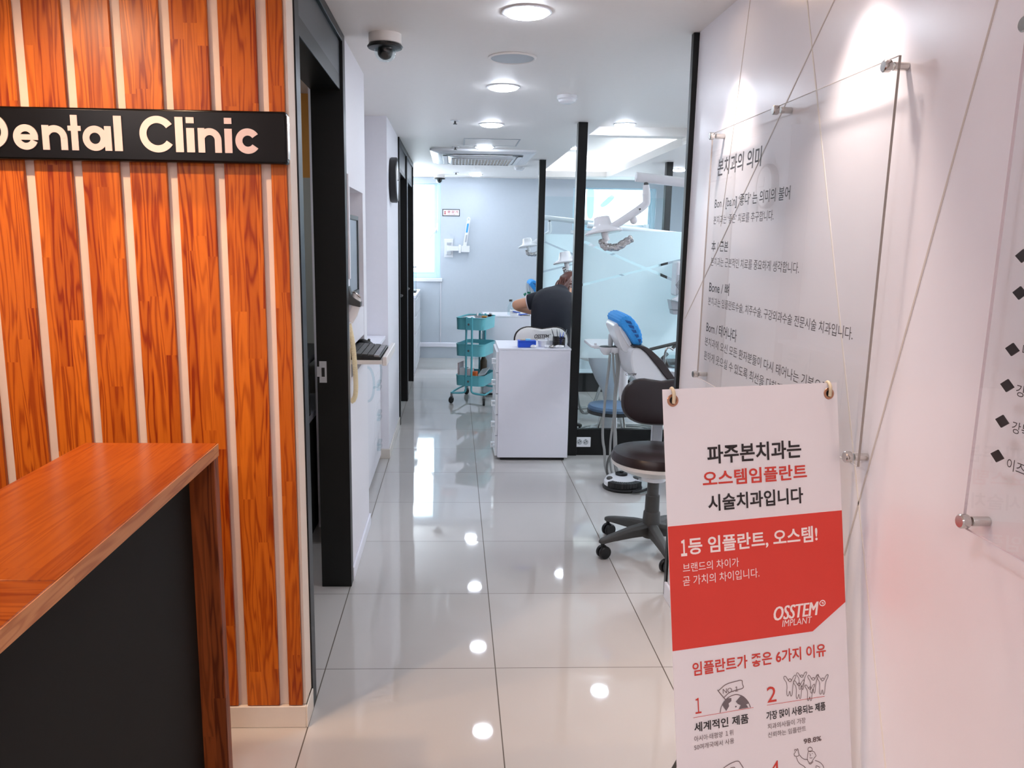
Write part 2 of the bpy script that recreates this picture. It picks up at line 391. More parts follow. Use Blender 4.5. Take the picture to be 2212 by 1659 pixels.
# ================================================================== THE SETTING
ZC = 2.28
EY = 7.54                                          # inner face of the end wall
struct('floor', MB().box(-3.4, 3.4, -4.8, 7.7, -.1, 0), 'tile', 'polished cream floor tiles with thin dark joints', 'floor')
c = MB()
c.box(-3.4, .83, -4.8, 7.7, ZC, 2.36).box(.83, 1.68, -4.8, 1.24, ZC, 2.36).box(.83, 1.68, 7.2, 7.7, ZC, 2.31)
c.box(1.68, 3.4, -4.8, 3.85, ZC, 2.36).box(1.68, 3.4, 3.85, 7.7, ZC, 2.305)
struct('ceiling', c, 'ceil', 'white plasterboard ceiling of the corridor', 'ceiling')
c = MB().box(.75, 1.76, 1.16, 3.85, 2.40, 2.44).box(.79, .83, 1.2, 3.85, 2.361, 2.40).box(1.68, 1.72, 1.2, 3.85, 2.361, 2.40).box(.79, 1.72, 1.2, 1.24, 2.361, 2.40)
struct('trim_1', c, 'ceil', 'raised white ceiling tray above the first treatment bay', 'ceiling tray')
c = MB().box(.83, 1.68, 3.85, 4.0, 2.335, 2.60)
struct('trim_2', c, 'ceil', 'white ceiling beam between the two raised trays', 'ceiling beam')
c = MB().box(.55, 2.0, 3.97, 7.5, 2.54, 2.60).box(.55, .60, 4.0, 7.5, 2.361, 2.54).box(1.95, 2.0, 4.0, 7.5, 2.306, 2.54).box(.6, 1.95, 7.45, 7.5, 2.311, 2.54)
c.box(1.68, 1.70, 4.0, 7.2, 2.305, 2.35).box(.83, 1.70, 7.2, 7.22, 2.31, 2.35).box(.60, .83, 3.97, 4.0, 2.361, 2.54).box(1.68, 1.95, 3.97, 4.0, 2.306, 2.54)
struct('trim_3', c, 'ceil', 'deep white ceiling tray with hidden cove lighting', 'ceiling tray')
for nm, b, lab in (('cove_light', (1.74, 1.78, 4.1, 7.15, 2.306, 2.322), 'white light strip hidden on the right ledge of the ceiling tray'),
                   ('cove_light', (.7, 1.7, 7.27, 7.31, 2.312, 2.328), 'white light strip hidden on the far ledge of the ceiling tray')):
    t = thing(nm, lab, 'light', (b[0], b[2], b[4]))
    MB().box(b[0], b[1], b[2], b[3], b[4], b[4]+.004).build('channel', 'steel', t)
    MB().box(b[0]+.004, b[1]-.004, b[2], b[3], b[4]+.0045, b[5]).build('diffuser', 'cove', t)

# walls of the reception, behind and beside the camera
struct('wall_rear', MB().box(-3.4, 3.4, -4.9, -4.8, 0, ZC), 'wall', 'white wall of the reception behind the viewer', 'wall')
struct('wall_left', MB().box(-3.5, -3.4, -4.9, 7.7, 0, 2.36), 'wall', 'white outer wall on the far left', 'wall')
struct('wall_front', MB().box(-3.4, -.612, -.322, -.237, 0, ZC).box(-.612, -.605, -.326, -.2355, .074, ZC), 'backing', 'cream wall behind the orange pine slats', 'wall')
struct('baseboard_front', MB().box(-3.4, -.604, -.338, -.3225, 0, .072).box(-.604, -.5985, -.338, -.2355, 0, .072), 'base', 'cream baseboard under the pine slats', 'baseboard', .003)
# right-hand wall with its joints
struct('wall_right', MB().box(.765, .88, -4.8, .56, 0, ZC), 'gloss_wall', 'smooth white wall carrying the clear text panels', 'wall')
struct('baseboard_right', MB().box(.752, .7645, -4.8, .565, 0, .07), 'white', 'white baseboard under the clear text panels', 'baseboard', .003)
struct('trim_4', MB().prism([(.758, .561, 0), (.88, .561, 0), (.88, .561, 2.279), (.743, .561, 2.279)], (0, .031, 0)), 'black', 'slim black end post of the right-hand wall', 'door post', .002)
WR = Plane((.765, 0, 0), (0, -1, 0), (0, 0, 1))
for i, (pts, mt, wd) in enumerate((([(1621, 0), (1585, 300), (1557, 489)], 'groove', .0035), ([(1803, 0), (1480, 688)], 'groove', .0045), ([(1743.6, 0), (1754, 101), (1830, 856), (1877, 1300)], 'groove2', .005), ([(2155, 0), (1824, 1200)], 'groove', .005))):
    uv = [WR.uv(*p) for p in pts]
    a, b = Vector(uv[0]), Vector(uv[-1]); d = (b-a).normalized()
    # carry the joint on to ceiling and floor
    a2 = a - d*((2.275-a.y)/-d.y) if abs(d.y) > .1 else a
    mb = MB(); nx = Vector((-d.y, d.x))*wd*.5
    e = b if i == 0 else (a + d*((a.y-.075)/-d.y) if i == 2 else b)
    q = [a2+nx, a2-nx, e-nx, e+nx]
    mb.prism([WR.at(p.x, p.y, .0002) for p in q], WR.N*.0008)
    struct('trim_%d' % (5+i), mb, mt, 'thin slanting joint in the white right-hand wall, %s' % ('upright one by the black post', 'long one crossing behind the text panel', 'pale one leaning toward the viewer', 'long one between the two text panels')[i], 'wall joint')

# left corridor wall with recess for monitor, then pillar, then doorways
wl = MB()
wl.box(-.722, -.6, .735, 1.45, 0, .90).box(-.722, -.6, .735, .82, .90, ZC).box(-.722, -.6, 1.335, 1.45, .90, ZC).box(-.722, -.6, .82, 1.335, 1.712, ZC)
wl.box(-.722, -.706, .82, 1.335, .90, 1.712).box(-.706, -.602, .82, 1.335, 1.03, 1.17)
struct('wall_corridor_left', wl, 'wall', 'white corridor wall with the monitor recess', 'wall')
struct('wall_recess', MB().box(-.86, -.80, 1.40, 2.735, 0, ZC).box(-.80, -.75, 1.45, 2.735, 0, ZC), 'wall', 'white back wall of the cabinet recess', 'wall')
struct('wall_pillar', MB().box(-.90, -.6, 2.735, 3.742, 0, ZC), 'cool', 'white wall pillar carrying the round clock', 'wall')
struct('baseboard_left', MB().box(-.60, -.590, .738, 1.45, 0, .06), 'white', 'white baseboard beside the black door frame', 'baseboard', .003)
struct('baseboard_pillar', MB().box(-.76, -.592, 2.722, 2.735, 0, .068).box(-.60, -.592, 2.735, 3.742, 0, .068), 'stone', 'stone skirting tile at the foot of the wall pillar', 'baseboard', .002)
tag(MB().prism([(-.68+.014*math.cos(a)*(1+.3*math.sin(3*a)), 2.7215, .035+.009*math.sin(a)) for a in [k*PI/7 for k in range(14)]], (0, .0004, 0)).build('stain', 'stain'), 'yellow stain on the skirting tile of the pillar', 'stain')
struct('wall_doors', MB().box(-.90, -.6, 4.765, 4.788, 0, ZC).box(-.90, -.6, 5.845, 5.93, 0, ZC).box(-.90, -.6, 3.742, 5.845, 2.279, ZC+.01), 'cool', 'white wall ends between the far doorways', 'wall')
struct('wall_alcove', MB().box(-1.75, -1.70, 5.93, EY, 0, ZC).box(-1.70, -.90, 5.88, 5.93, 0, ZC), 'cool', 'white side walls of the far alcove', 'wall')

# end wall with two window openings
W1 = (-1.55, -.335, 1.03, 2.205); W2 = (1.335, 2.39, 1.655, 2.185)
e = MB()
def wall_holes(mb, x0, x1, y0, y1, z0, z1, holes):
    xs = sorted({x0, x1, *[h[0] for h in holes], *[h[1] for h in holes]}); zs = sorted({z0, z1, *[h[2] for h in holes], *[h[3] for h in holes]})
    for a, b in zip(xs, xs[1:]):
        for c_, d in zip(zs, zs[1:]):
            if any(h[0] <= a and b <= h[1] and h[2] <= c_ and d <= h[3] for h in holes): continue
            mb.box(a, b, y0, y1, c_, d)
wall_holes(e, -3.4, 3.4, EY, EY+.13, 0, 2.36, [W1, W2])
struct('wall_end', e, 'endwall', 'pale bluish end wall of the clinic', 'wall')
struct('wall_right_outer', MB().box(3.3, 3.4, .56, 7.6, 0, 2.36).box(.88, 3.3, .46, .56, 0, ZC), 'cool', 'white outer wall behind the treatment bays', 'wall')
struct('trim_9', MB().box(-1.7, .6, EY-.03, EY, .145, .205), 'white', 'white horizontal pipe cover along the foot of the end wall', 'pipe cover', .01)
def window(n, W, lab):
    x0, x1, z0, z1 = W; y = EY
    fr = MB()
    for a, b, c_, d in ((x0, x0+.045, z0, z1), (x1-.045, x1, z0, z1), (x0+.045, x1-.045, z0, z0+.045), (x0+.045, x1-.045, z1-.02, z1)):
        fr.box(a, b, y+.035, y+.10, c_, d)
    for a, b, c_, d in ((x0+.045, x0+.075, z0+.045, z1-.02), (x1-.082, x1-.045, z0+.045, z1-.02), (x0+.075, x1-.082, z0+.045, z0+.075)):
        fr.box(a, b, y+.05, y+.09, c_, d)
    f = struct('window_%d' % n, fr, 'winframe', lab, 'window', .004)
    MB().box(x0+.06, x1-.06, y+.086, y+.09, z0+.06, z1-.018).build('window_pane', 'pane', f)
    MB().box(x0-.02, x1+.025, y-.03, y+.035, z0-.045, z0-.004).build('window_sill', 'whitep', f, .004)
    return f
w1 = window(1, W1, 'tall bright window behind the black doorways at the left end')
MB().tube([(-.375, EY+.045, 1.66), (-.42, EY+.02, 1.60), (-.47, EY+.02, 1.53)], .011).box(-.385, -.365, EY+.03, EY+.05, 1.62, 1.72).build('window_handle', 'whitep', w1)
w2 = window(2, W2, 'wide bright window with cyan lettering behind the frosted glass')
P2 = Plane((0, EY+.084, 0), (1, 0, 0), (0, 0, 1))
def sticker(px, nm='window_lettering'):
    uv = smooth_pts([Vector(P2.uv(*p)+(0,)) for p in px], 2, True)
    MB().prism([P2.at(q.x, q.y, .0004) for q in uv], P2.N*.0006).build(nm, 'sticker', w2)
sticker([(1268, 408), (1284, 408), (1283.5, 420), (1283, 440), (1282, 468), (1275, 475), (1267.5, 468), (1267, 440), (1267.5, 420)])
sticker([(1320, 420), (1327, 423), (1328, 427), (1318, 438), (1305, 448), (1297, 447), (1296, 442), (1306, 433)])

# ------------------------------------------------------------------ doorways (black frames)
d1 = MB()
d1.box(-.70, -.6005, -.235, -.172, 0, ZC-.002)                                  # near jamb
d1.box(-.722, -.594, .672, .735, 0, ZC-.002)                                    # far jamb
d1.box(-.722, -.594, -.172, .672, 2.245, ZC-.002).box(-.722, -.605, -.172, .672, 2.064, 2.12)
door1 = struct('door_1', d1, 'black', 'tall black door frame beside the slatted wall', 'doorway', .002)
MB().box(-.70, -.606, -.172, .672, 2.12, 2.245).build('header_panel', 'grey_panel', door1)
s = MB().box(-.712, -.682, .6715, .672, .905, .995).box(-.7215, -.712, .6715, .672, .93, .972); s.build('strike_plate', 'grey', door1)
MB().box(-.703, -.690, .6708, .6714, .93, .968).build('strike_hole', 'black_soft', door1)
for n, (a, b, lab) in ((2, (3.742, 4.765, 'black doorway just past the round clock')), (3, (4.788, 5.845, 'black doorway farthest along the left wall'))):
    d = MB().box(-.66, -.588, a, a+.05, 0, ZC-.001).box(-.66, -.588, b-.05, b, 0, ZC-.001).box(-.66, -.588, a+.05, b-.05, 2.235, ZC-.001).box(-.66, -.600, a+.05, b-.05, 2.035, 2.07)
    dd = struct('door_%d' % n, d, 'black', lab, 'doorway', .002)
    MB().box(-.65, -.602, a+.05, b-.05, 2.07, 2.235).build('header_panel', 'grey_panel', dd)
    MB().box(-.70, -.66, a, b, 0, 2.035).build('door_leaf', 'black', dd)
    h = MB().cyl((-.66, b-.12, 1.0), (-.63, b-.12, 1.0), .012).tube([(-.63, b-.12, 1.0), (-.63, b-.24, 1.0)], .009); h.build('door_handle', 'steel', dd)
# room seen through the first doorway
struct('wall_office', MB().box(-3.4, -.862, 2.0, 2.06, 1.83, ZC), 'ochre', 'ochre upper part of the wall inside the dark doorway', 'wall')
struct('wall_office_lower', MB().box(-3.4, -.862, 1.995, 2.06, 0, 1.83), 'sage', 'grey lower part of the wall inside the dark doorway', 'wall')
t = thing('office_desk', 'dark desk with white shelf inside the black doorway', 'desk', (-1.1, 1.35, 0))
MB().box(-1.9, -.875, 1.12, 1.9, .88, .91).build('desk_top', 'black_soft', t)
MB().box(-1.9, -.875, 1.3, 1.33, .62, .88).build('front_panel', 'black_soft', t)
MB().box(-1.9, -.875, 1.14, 1.9, .585, .62).build('shelf', 'white', t)
MB().box(-.90, -.875, 1.16, 1.9, 0, .585).build('side_panel', 'char', t); MB().box(-1.9, -1.875, 1.16, 1.9, 0, .88).build('side_panel', 'char', t)
t = thing('computer_tower', 'dark computer case with blue lights under the office desk', 'computer', (-1.0, 1.3, 0))
MB().box(-1.14, -.905, 1.2, 1.55, .0, .42).build('case', 'greyd', t, .005)
for k in range(2):
    i = onY(1.199, 678+k*6, 1185); MB().box(i.x-.008, i.x+.006, 1.1965, 1.199, i.z-.006, i.z+.006).build('indicator', 'led', t)

# ================================================================== SLATS, SIGN, COUNTER
ords = ['first', 'second', 'third', 'fourth', 'fifth', 'sixth', 'seventh', 'eighth', 'ninth', 'tenth']
edges = [(-.656, -.614)] + [(-.782-.1265*k, -.684-.1265*k) for k in range(9)]
for i, (a, b) in enumerate(edges):
    o = MB().box(-(b-a)/2, (b-a)/2, -.007, .0055, -1.1, 1.098).build('wall_slat', 'slat', None, .0015)
    o.location = ((a+b)/2, -.3285, .0735+1.101)
    tag(o, 'upright orange pine wall slat, %s counting left from the black door frame' % ords[i], 'wall slat', 'orange pine slats on the reception wall')
SG = Plane((-1.9, -.372, 1.687), (1, 0, 0), (0, 0, 1))
t = thing('clinic_sign', 'long black sign with pale letters on the pine slats', 'sign', (-1.25, -.36, 1.687))
MB().box(-1.98, -.604, -.372, -.337, 1.687, 1.822).build('sign_board', 'signblk', t, .006)
MB().box(-.6035, -.6015, -.366, -.342, 1.70, 1.812).build('end_cap', 'chrome', t)
# letters drawn as in a round geometric alphabet
ND = [0]
def dep(pl):
    ND[0] = (ND[0]+1) % 5; return pl.N*(.003+.00012*ND[0])
def arc(mb, pl, cu, cv, ro, ri, a0, a1, n=28):
    o = [pl.at(cu+ro*math.cos(a0+(a1-a0)*k/n), cv+ro*math.sin(a0+(a1-a0)*k/n), .0004) for k in range(n+1)]
    i_ = [pl.at(cu+ri*math.cos(a0+(a1-a0)*k/n), cv+ri*math.sin(a0+(a1-a0)*k/n), .0004) for k in range(n+1)]
    d = dep(pl); c2 = abs(a1-a0) > 6.28
    m_ = n if c2 else n+1
    ring = [[o[k], o[k]+d, i_[k]+d, i_[k]] for k in range(m_)]
    mb.loft(ring, True, c2)
def bar(mb, pl, u0, u1, v0, v1):
    mb.prism([pl.at(u0, v0, .0004), pl.at(u1, v0, .0004), pl.at(u1, v1, .0004), pl.at(u0, v1, .0004)], dep(pl))
def sgx(px, py=400): return SG.uv(px, py)[0]
v_base = SG.uv(520, 330)[1]; v_base0 = v_base
CAPH = SG.uv(383, 253)[1]-SG.uv(395, 329)[1]        # height of the l
XH = CAPH*.70
def px2u(px, y=300): return SG.uv(px, y)[0]
st = .0175
B0 = SG.uv(395, 329)[1]
def letter(ch, u0, u1):
    mb = MB(); r = XH/2; b = B0
    if ch == 'l': bar(mb, SG, u0, u1, b, b+CAPH)
    elif ch == 'i': bar(mb, SG, u0, u1, b, b+XH*.99); bar(mb, SG, u0, u1, b+CAPH*.83, b+CAPH)
    elif ch == 't': bar(mb, SG, (u0+u1)/2-st/2, (u0+u1)/2+st/2, b, b+CAPH*1.0); bar(mb, SG, u0, u1, b+XH*.79, b+XH*.99)
    elif ch == 'n':
        ro = (u1-u0)/2; bar(mb, SG, u0, u0+st, b, b+XH); arc(mb, SG, (u0+u1)/2, b+XH-ro, ro, ro-st, 0, PI*.86); bar(mb, SG, u1-st, u1, b, b+XH-ro)
    elif ch == 'a':
        ro = XH/2*1.02; cu = u0+ro; arc(mb, SG, cu, b+r, ro, ro-st, 0, 2*PI, 44); bar(mb, SG, u1-st, u1, b, b+XH)
    elif ch == 'e':
        ro = XH/2*1.03; cu = (u0+u1)/2; arc(mb, SG, cu, b+r, ro, ro-st, 0.04, PI*1.87, 40); bar(mb, SG, cu-ro+st*.5, cu+ro-.0005, b+r-st*.40, b+r+st*.40)
    elif ch in 'cC':
        ro = (XH if ch == 'c' else CAPH*1.0)/2*1.04; cu = u0+ro; cv = b+(r if ch == 'c' else CAPH/2); arc(mb, SG, cu, cv, ro, ro-st*1.04, PI*.19, PI*1.81, 40)
    elif ch == 'D':
        h = CAPH; ro = h/2; bar(mb, SG, u0, u0+st, b, b+h); bar(mb, SG, u0+st, u1-ro, b, b+st); bar(mb, SG, u0+st, u1-ro, b+h-st, b+h); arc(mb, SG, u1-ro, b+ro, ro, ro-st, -PI/2, PI/2)
    mb.build('letter', 'letter', t, smooth=False)
for ch, a, b in (('e', 27, 87), ('n', 93, 147), ('t', 149, 177), ('a', 180, 242), ('l', 248, 265), ('C', 303, 375), ('l', 380, 397), ('i', 404, 421), ('n', 428.5, 479), ('i', 486, 502), ('c', 509, 566)):
    letter(ch, px2u(a), px2u(b))
letter('D', px2u(-62), px2u(20))

# reception counter: waterfall top along the corridor, dark inset panel
KX, KY0, KY1, KZ = -.727, -.688, -2.2, 1.0
t = thing('reception_counter', 'orange pine reception counter with dark inset panel', 'counter', (-.95, -1.2, 0))
MB().box(-1.043, KX, -1.472, KY0, KZ-.032, KZ).build('counter_top', 'topw', t, .002)
MB().box(-2.6, KX, -1.80, -1.4735, KZ-.032, KZ).build('return_top', 'crossw', t, .002)
MB().box(KX+.0002, KX+.0022, -1.80, KY0-.001, KZ-.031, KZ-.001).build('edge_band', 'edgeh', t)
MB().box(-1.043, KX, KY0-.034, KY0, 0, KZ-.0325).build('end_panel', 'edgew', t, .002)
MB().box(-1.02, KX-.062, -1.76, KY0-.0345, .0, KZ-.0325).build('inset_panel', 'char', t)
MB().box(-2.6, -1.02, -1.76, -1.50, 0, KZ-.0325).build('return_panel', 'char', t)

# ================================================================== CEILING FIXTURES
def downlight(name, lab, x, y, z, r=.072, group=None, mt='lamp', local=True):
    t = thing(name, lab, 'ceiling light', (x, y, z), 0, group, local=True)
    MB().lathe([(r*1.22, -.0005), (r*1.22, -.004), (r*1.10, -.007), (r*1.0, -.005), (r*1.0, -.0005)], (0, 0, 0), n=36).build('trim_ring', 'whitep', t)
    MB().lathe([(r*.99, -.001), (r*.97, -.012), (r*.7, -.0175), (.002, -.019)], (0, 0, 0), n=36).build('diffuser', mt, t)
    return t
G = 'round downlights along the corridor ceiling'
ys = [.345, 1.69, 3.0, 4.28, 5.65, 7.05]
labs = ['nearest and largest round downlight in the corridor ceiling', 'second round corridor downlight, just past the ceiling speaker', 'third round corridor downlight, before the access panel',
        'round corridor downlight between access panel and air conditioner', 'round corridor downlight at the far edge of the air conditioner', 'farthest round corridor downlight, beside the far dome camera']
dl = downlight('ceiling_downlight', labs[0], .09, ys[0], ZC, group=G)
for y, lb in zip(ys[1:], labs[1:]): dup(dl, (.09, y, ZC), label=lb)
G2 = 'round downlights over the treatment bays'
b1 = dup(dl, (1.15, 3.70, 2.40), label='bright round downlight in the ceiling tray by the beam'); b1['group'] = G2
b2 = dup(dl, (1.17, 6.45, 2.54), label='round downlight deep in the lit ceiling tray, behind the front glass post'); b2['group'] = G2
b3 = dup(dl, (2.23, 5.99, ZC), label='round downlight to the right of the far black post'); b3['group'] = G2
for x, y, lb in ((-.2, -1.75, 'added round downlight above the viewer in the reception'), (-.2, -3.4, 'added round downlight behind the viewer in the reception'), (-2.2, -3.0, 'added round downlight far left behind the reception counter')):  # unseen downlights added for more ambient light near the camera
    q = dup(dl, (x, y, ZC), label=lb); q['group'] = 'added unseen downlights over the reception'
q = dup(dl, (-1.7, 1.0, ZC), label='round downlight of the office behind the dark doorway')
q = dup(dl, (-1.25, 6.6, ZC), label='round downlight in the far left alcove')
def fill_panel(x, y, lab, mt='panelfill', grp='added unseen fill panels over the waiting area'):
    t = thing('added_panel_light', lab, 'ceiling light', (x, y, ZC), 0, grp)
    MB().box(x-.31, x+.31, y-.31, y+.31, ZC-.008, ZC-.0005).build('frame', 'whitep', t); MB().box(x-.295, x+.295, y-.295, y+.295, ZC-.0095, ZC-.0082).build('diffuser', mt, t)
for yy, lb in ((2.0, 'first'), (4.1, 'middle')): fill_panel(2.6, yy, 'added unseen fill panel over the foot of the %s dental chair' % lb, 'bayfill', 'added unseen fill panels over the treatment bays')  # added out of sight to brighten the bays and their frosted film
fill_panel(-.35, -3.5, 'added square fill panel right behind the viewer'); fill_panel(-1.9, -3.1, 'added square fill panel left behind the viewer')  # added behind the camera to lift the near walls and banner
def spot_fixture(x, y, lab, grp):
    t = thing('spotlight', lab, 'spotlight', (x, y, ZC), 0, grp)
    MB().lathe([(.05, -.0005), (.05, -.005), (.036, -.008), (.036, -.0005)], (x, y, ZC)).build('trim_ring', 'whitep', t)
    MB().lathe([(.034, -.0006), (.034, -.004), (.002, -.006)], (x, y, ZC)).build('lens', 'warmlamp', t)
for (x, y), lb in zip(WASH, ('nearer the door', 'nearer the left edge')): spot_fixture(x, y, 'small recessed warm spotlight before the pine slats, ' + lb, 'warm spots over the slats')
spot_fixture(*FLOORSPOT, 'small recessed warm spotlight over the end of the counter', 'warm spots over the slats')
for (x, y), lb in zip(WALLSPOT, ('nearest the black end post', 'above the clear text panel')): spot_fixture(x, y, 'small recessed spotlight grazing the white wall, ' + lb, 'spots along the white wall')

def dome_camera(x, y, lab):
    t = thing('security_camera', lab, 'security camera', (x, y, ZC), 0, 'dome cameras on the corridor ceiling')
    MB().lathe([(.064, 0), (.064, -.035), (.06, -.038)], (x, y, ZC), n=32).build('housing', 'ivory', t)
    MB().lathe([(.064, -.0385), (.070, -.046), (.066, -.052), (.040, -.056)], (x, y, ZC), n=32).build('dome_ring', 'black_soft', t)
    MB().lathe([(.043, -.0565), (.042, -.070), (.036, -.086), (.022, -.098), (.002, -.102)], (x, y, ZC), n=32).build('dome', 'clearplastic', t)
    lens = MB().ball((x, y, ZC-.066), .030, .030, .028); lens.cyl((x, y-.01, ZC-.07), (x, y-.03, ZC-.083), .014); lens.build('lens', 'black_soft', t)
dome_camera(-.432, .70, 'near dome security camera on the ceiling by the black door frame')
dome_camera(-.345, 7.19, 'far dome security camera above the end window')
t = thing('ceiling_speaker', 'round white ceiling speaker behind the nearest downlight', 'speaker', (.09, 1.037, ZC))
MB().lathe([(.105, -.0005), (.105, -.004), (.098, -.008), (.094, -.005)], (.09, 1.037, ZC), n=40).build('rim', 'ceil', t)
MB().lathe([(.0935, -.0055), (.06, -.0065), (.002, -.007)], (.09, 1.037, ZC), n=40).build('grille', 'grey', t)
for x, y, lb in ((.452, 1.90, 'near white smoke detector before the first glass post'), (.523, 6.0, 'far white smoke detector past the air conditioner')):
    t = thing('smoke_detector', lb, 'smoke detector', (x, y, ZC), 0, 'smoke detectors on the corridor ceiling')
    MB().lathe([(.056, -.0005), (.056, -.018), (.050, -.022)], (x, y, ZC), n=28).build('base', 'whitep', t)
    MB().lathe([(.049, -.0225), (.044, -.034), (.028, -.042), (.020, -.043), (.002, -.044)], (x, y, ZC), n=28).build('sensor_head', 'whitep', t)
for (x, y), lb in zip(((-.158, 2.864), (-.154, 4.33), (-.146, 6.8), (1.95, 4.4)), ('near the second downlight', 'beside the access panel', 'before the end wall', 'above the far treatment bay')):
    t = thing('sprinkler', 'small ceiling sprinkler head ' + lb, 'sprinkler', (x, y, ZC), 0, 'sprinklers in the ceiling')
    MB().lathe([(.032, -.0005), (.030, -.004), (.012, -.005)], (x, y, ZC)).build('escutcheon', 'whitep', t)
    MB().lathe([(.007, -.0055), (.007, -.02), (.014, -.022), (.014, -.025)], (x, y, ZC), n=12).build('nozzle', 'dgrey', t)
t = thing('access_panel', 'flat white access panel in the ceiling before the air conditioner', 'access panel', (.13, 3.97, ZC))
a = MB()
for b in ((-.09, .352, 3.765, 3.775), (-.09, .352, 4.19, 4.2), (-.09, -.08, 3.775, 4.19), (.342, .352, 3.775, 4.19)): a.box(*b, ZC-.004, ZC-.0005)
a.build('frame', 'grey', t); MB().box(-.078, .34, 3.777, 4.188, ZC-.003, ZC-.0005).build('hatch', 'ceil', t)
# cassette air conditioner
AX0, AX1, AY0, AY1 = -.375, .55, 4.45, 5.55
t = thing('air_conditioner', 'white cassette air conditioner set in the corridor ceiling', 'air conditioner', (.09, 5.0, ZC))
def rrect(x0, x1, y0, y1, r, n=5):
    P = []
    for cx, cy, a in ((x1-r, y1-r, 0), (x0+r, y1-r, PI/2), (x0+r, y0+r, PI), (x1-r, y0+r, 3*PI/2)):
        P += [(cx+r*math.cos(a+PI/2*k/n), cy+r*math.sin(a+PI/2*k/n)) for k in range(n+1)]
    return P
a = MB(); a.loft([[Vector((x, y, z)) for x, y in rrect(AX0+i, AX1-i, AY0+i, AY1-i, .03)] for i, z in ((0, ZC-.0005), (0, ZC-.018), (.05, ZC-.034))]); a.build('panel', 'whitep', t)
a = MB(); a.loft([[Vector((x, y, z)) for x, y in rrect(AX0+i, AX1-i, AY0+i, AY1-i, .06)] for i, z in ((.10, ZC-.0345), (.115, ZC-.0375))]); a.build('air_slot', 'black_soft', t)
a = MB(); a.loft([[Vector((x, y, z)) for x, y in rrect(AX0+i, AX1-i, AY0+i, AY1-i, .12)] for i, z in ((.155, ZC-.038), (.17, ZC-.050))]); a.build('centre_panel', 'whitep', t)
for (x0, x1, y0, y1) in ((AX0+.2, AX1-.2, AY0+.108, AY0+.148), (AX0+.2, AX1-.2, AY1-.148, AY1-.108), (AX0+.108, AX0+.148, AY0+.2, AY1-.2), (AX1-.148, AX1-.108, AY0+.2, AY1-.2)):
    MB().box(x0, x1, y0, y1, ZC-.044, ZC-.039).build('louvre', 'whitep', t, .002)
MB().box(AX0+.19, AX1-.19, AY0+.3, AY1-.25, ZC-.0515, ZC-.0505).build('grille_backing', 'vent', t)
a = MB()
for k in range(19): a.box(AX0+.19+k*(AX1-AX0-.38)/18-.004, AX0+.19+k*(AX1-AX0-.38)/18+.004, AY0+.3, AY1-.25, ZC-.057, ZC-.052)
for k in range(2): a.box(AX0+.186, AX1-.186, AY0+.296+k*.55, AY0+.304+k*.55, ZC-.0575, ZC-.052)
a.build('grille', 'whitep', t)

# ================================================================== GLASS PARTITIONS
def partition(y, n, lab, socket=False):
    t = thing('glass_partition', lab, 'glass partition', (1.3, y, 0))
    for x in (.659, 1.90): MB().box(x, x+.062, y-.03, y+.045, 0, ZC-.001).build('post', 'black', t, .002)
    MB().box(.721, 1.90, y-.015, y+.03, .0, .19).build('bottom_rail', 'black', t, .002)
    MB().box(.7215, 1.8995, y, y+.01, .1905, 1.937).build('glass_pane', 'glass', t)
    fl = MB(); x0, x1, z0, z1, h = .722, 1.899, .70, 1.576, .009
    yy = y-.0012
    q = [onY(2.85, *p) for p in ((1259, 521), (1386, 576), (1259, 615), (1394, 581))]
    s1 = (q[1].z-q[0].z)/(q[1].x-q[0].x); s2 = (q[3].z-q[2].z)/(q[3].x-q[2].x)
    f1 = lambda x: q[0].z+s1*(x-q[0].x); f2 = lambda x: q[2].z+s2*(x-q[2].x)
    xc = (q[2].z-q[0].z+s1*q[0].x-s2*q[2].x)/(s1-s2)
    P = lambda pts: fl.prism([(a, yy, b) for a, b in pts], (0, .001, 0))
    P([(x0, z1), (x0, f1(x0)+h), (xc, f1(xc)+h), (x1, f2(x1)+h), (x1, z1)])
    P([(x0, z0), (x0, f2(x0)-h), (xc, f2(xc)-h), (x1, f1(x1)-h), (x1, z0)][::-1])
    d = 2*h/abs(s1-s2)
    P([(x0, f1(x0)-h), (x0, f2(x0)+h), (xc-d, f1(xc))]); P([(x1, f2(x1)-h), (x1, f1(x1)+h), (xc+d, f1(xc))])
    fl.build('frosted_film', 'film', t, smooth=False)
    return t
partition(2.85, 1, 'near black framed glass partition with frosted band and crossing clear lines')
partition(5.27, 2, 'far black framed glass partition behind the near one')
t = thing('wall_socket', 'white double power socket on the black rail of the near partition', 'socket', (.76, 2.83, .1))
PS = Plane((.764, 2.8335, .099), (1, 0, 0), (0, 0, 1))
MB().box(.705, .822, 2.826, 2.8345, .063, .134).build('cover_plate', 'whitep', t, .002)
for k in (-.022, .022):
    MB().lathe([(.020, .0085), (.020, .0092), (.002, .0092)], (.764+k, 2.8345, .099), (0, -1, 0)).build('socket_well', 'grey', t)
    for a in (-.007, .007): MB().cyl((.764+k+a, 2.8252, .099+a*.6), (.764+k+a, 2.8246, .099+a*.6), .0036, 10).build('socket_hole', 'black_soft', t)
    MB().box(.764+k-.004, .764+k+.004, 2.8246, 2.8252, .114, .118).build('earth_clip', 'black_soft', t)

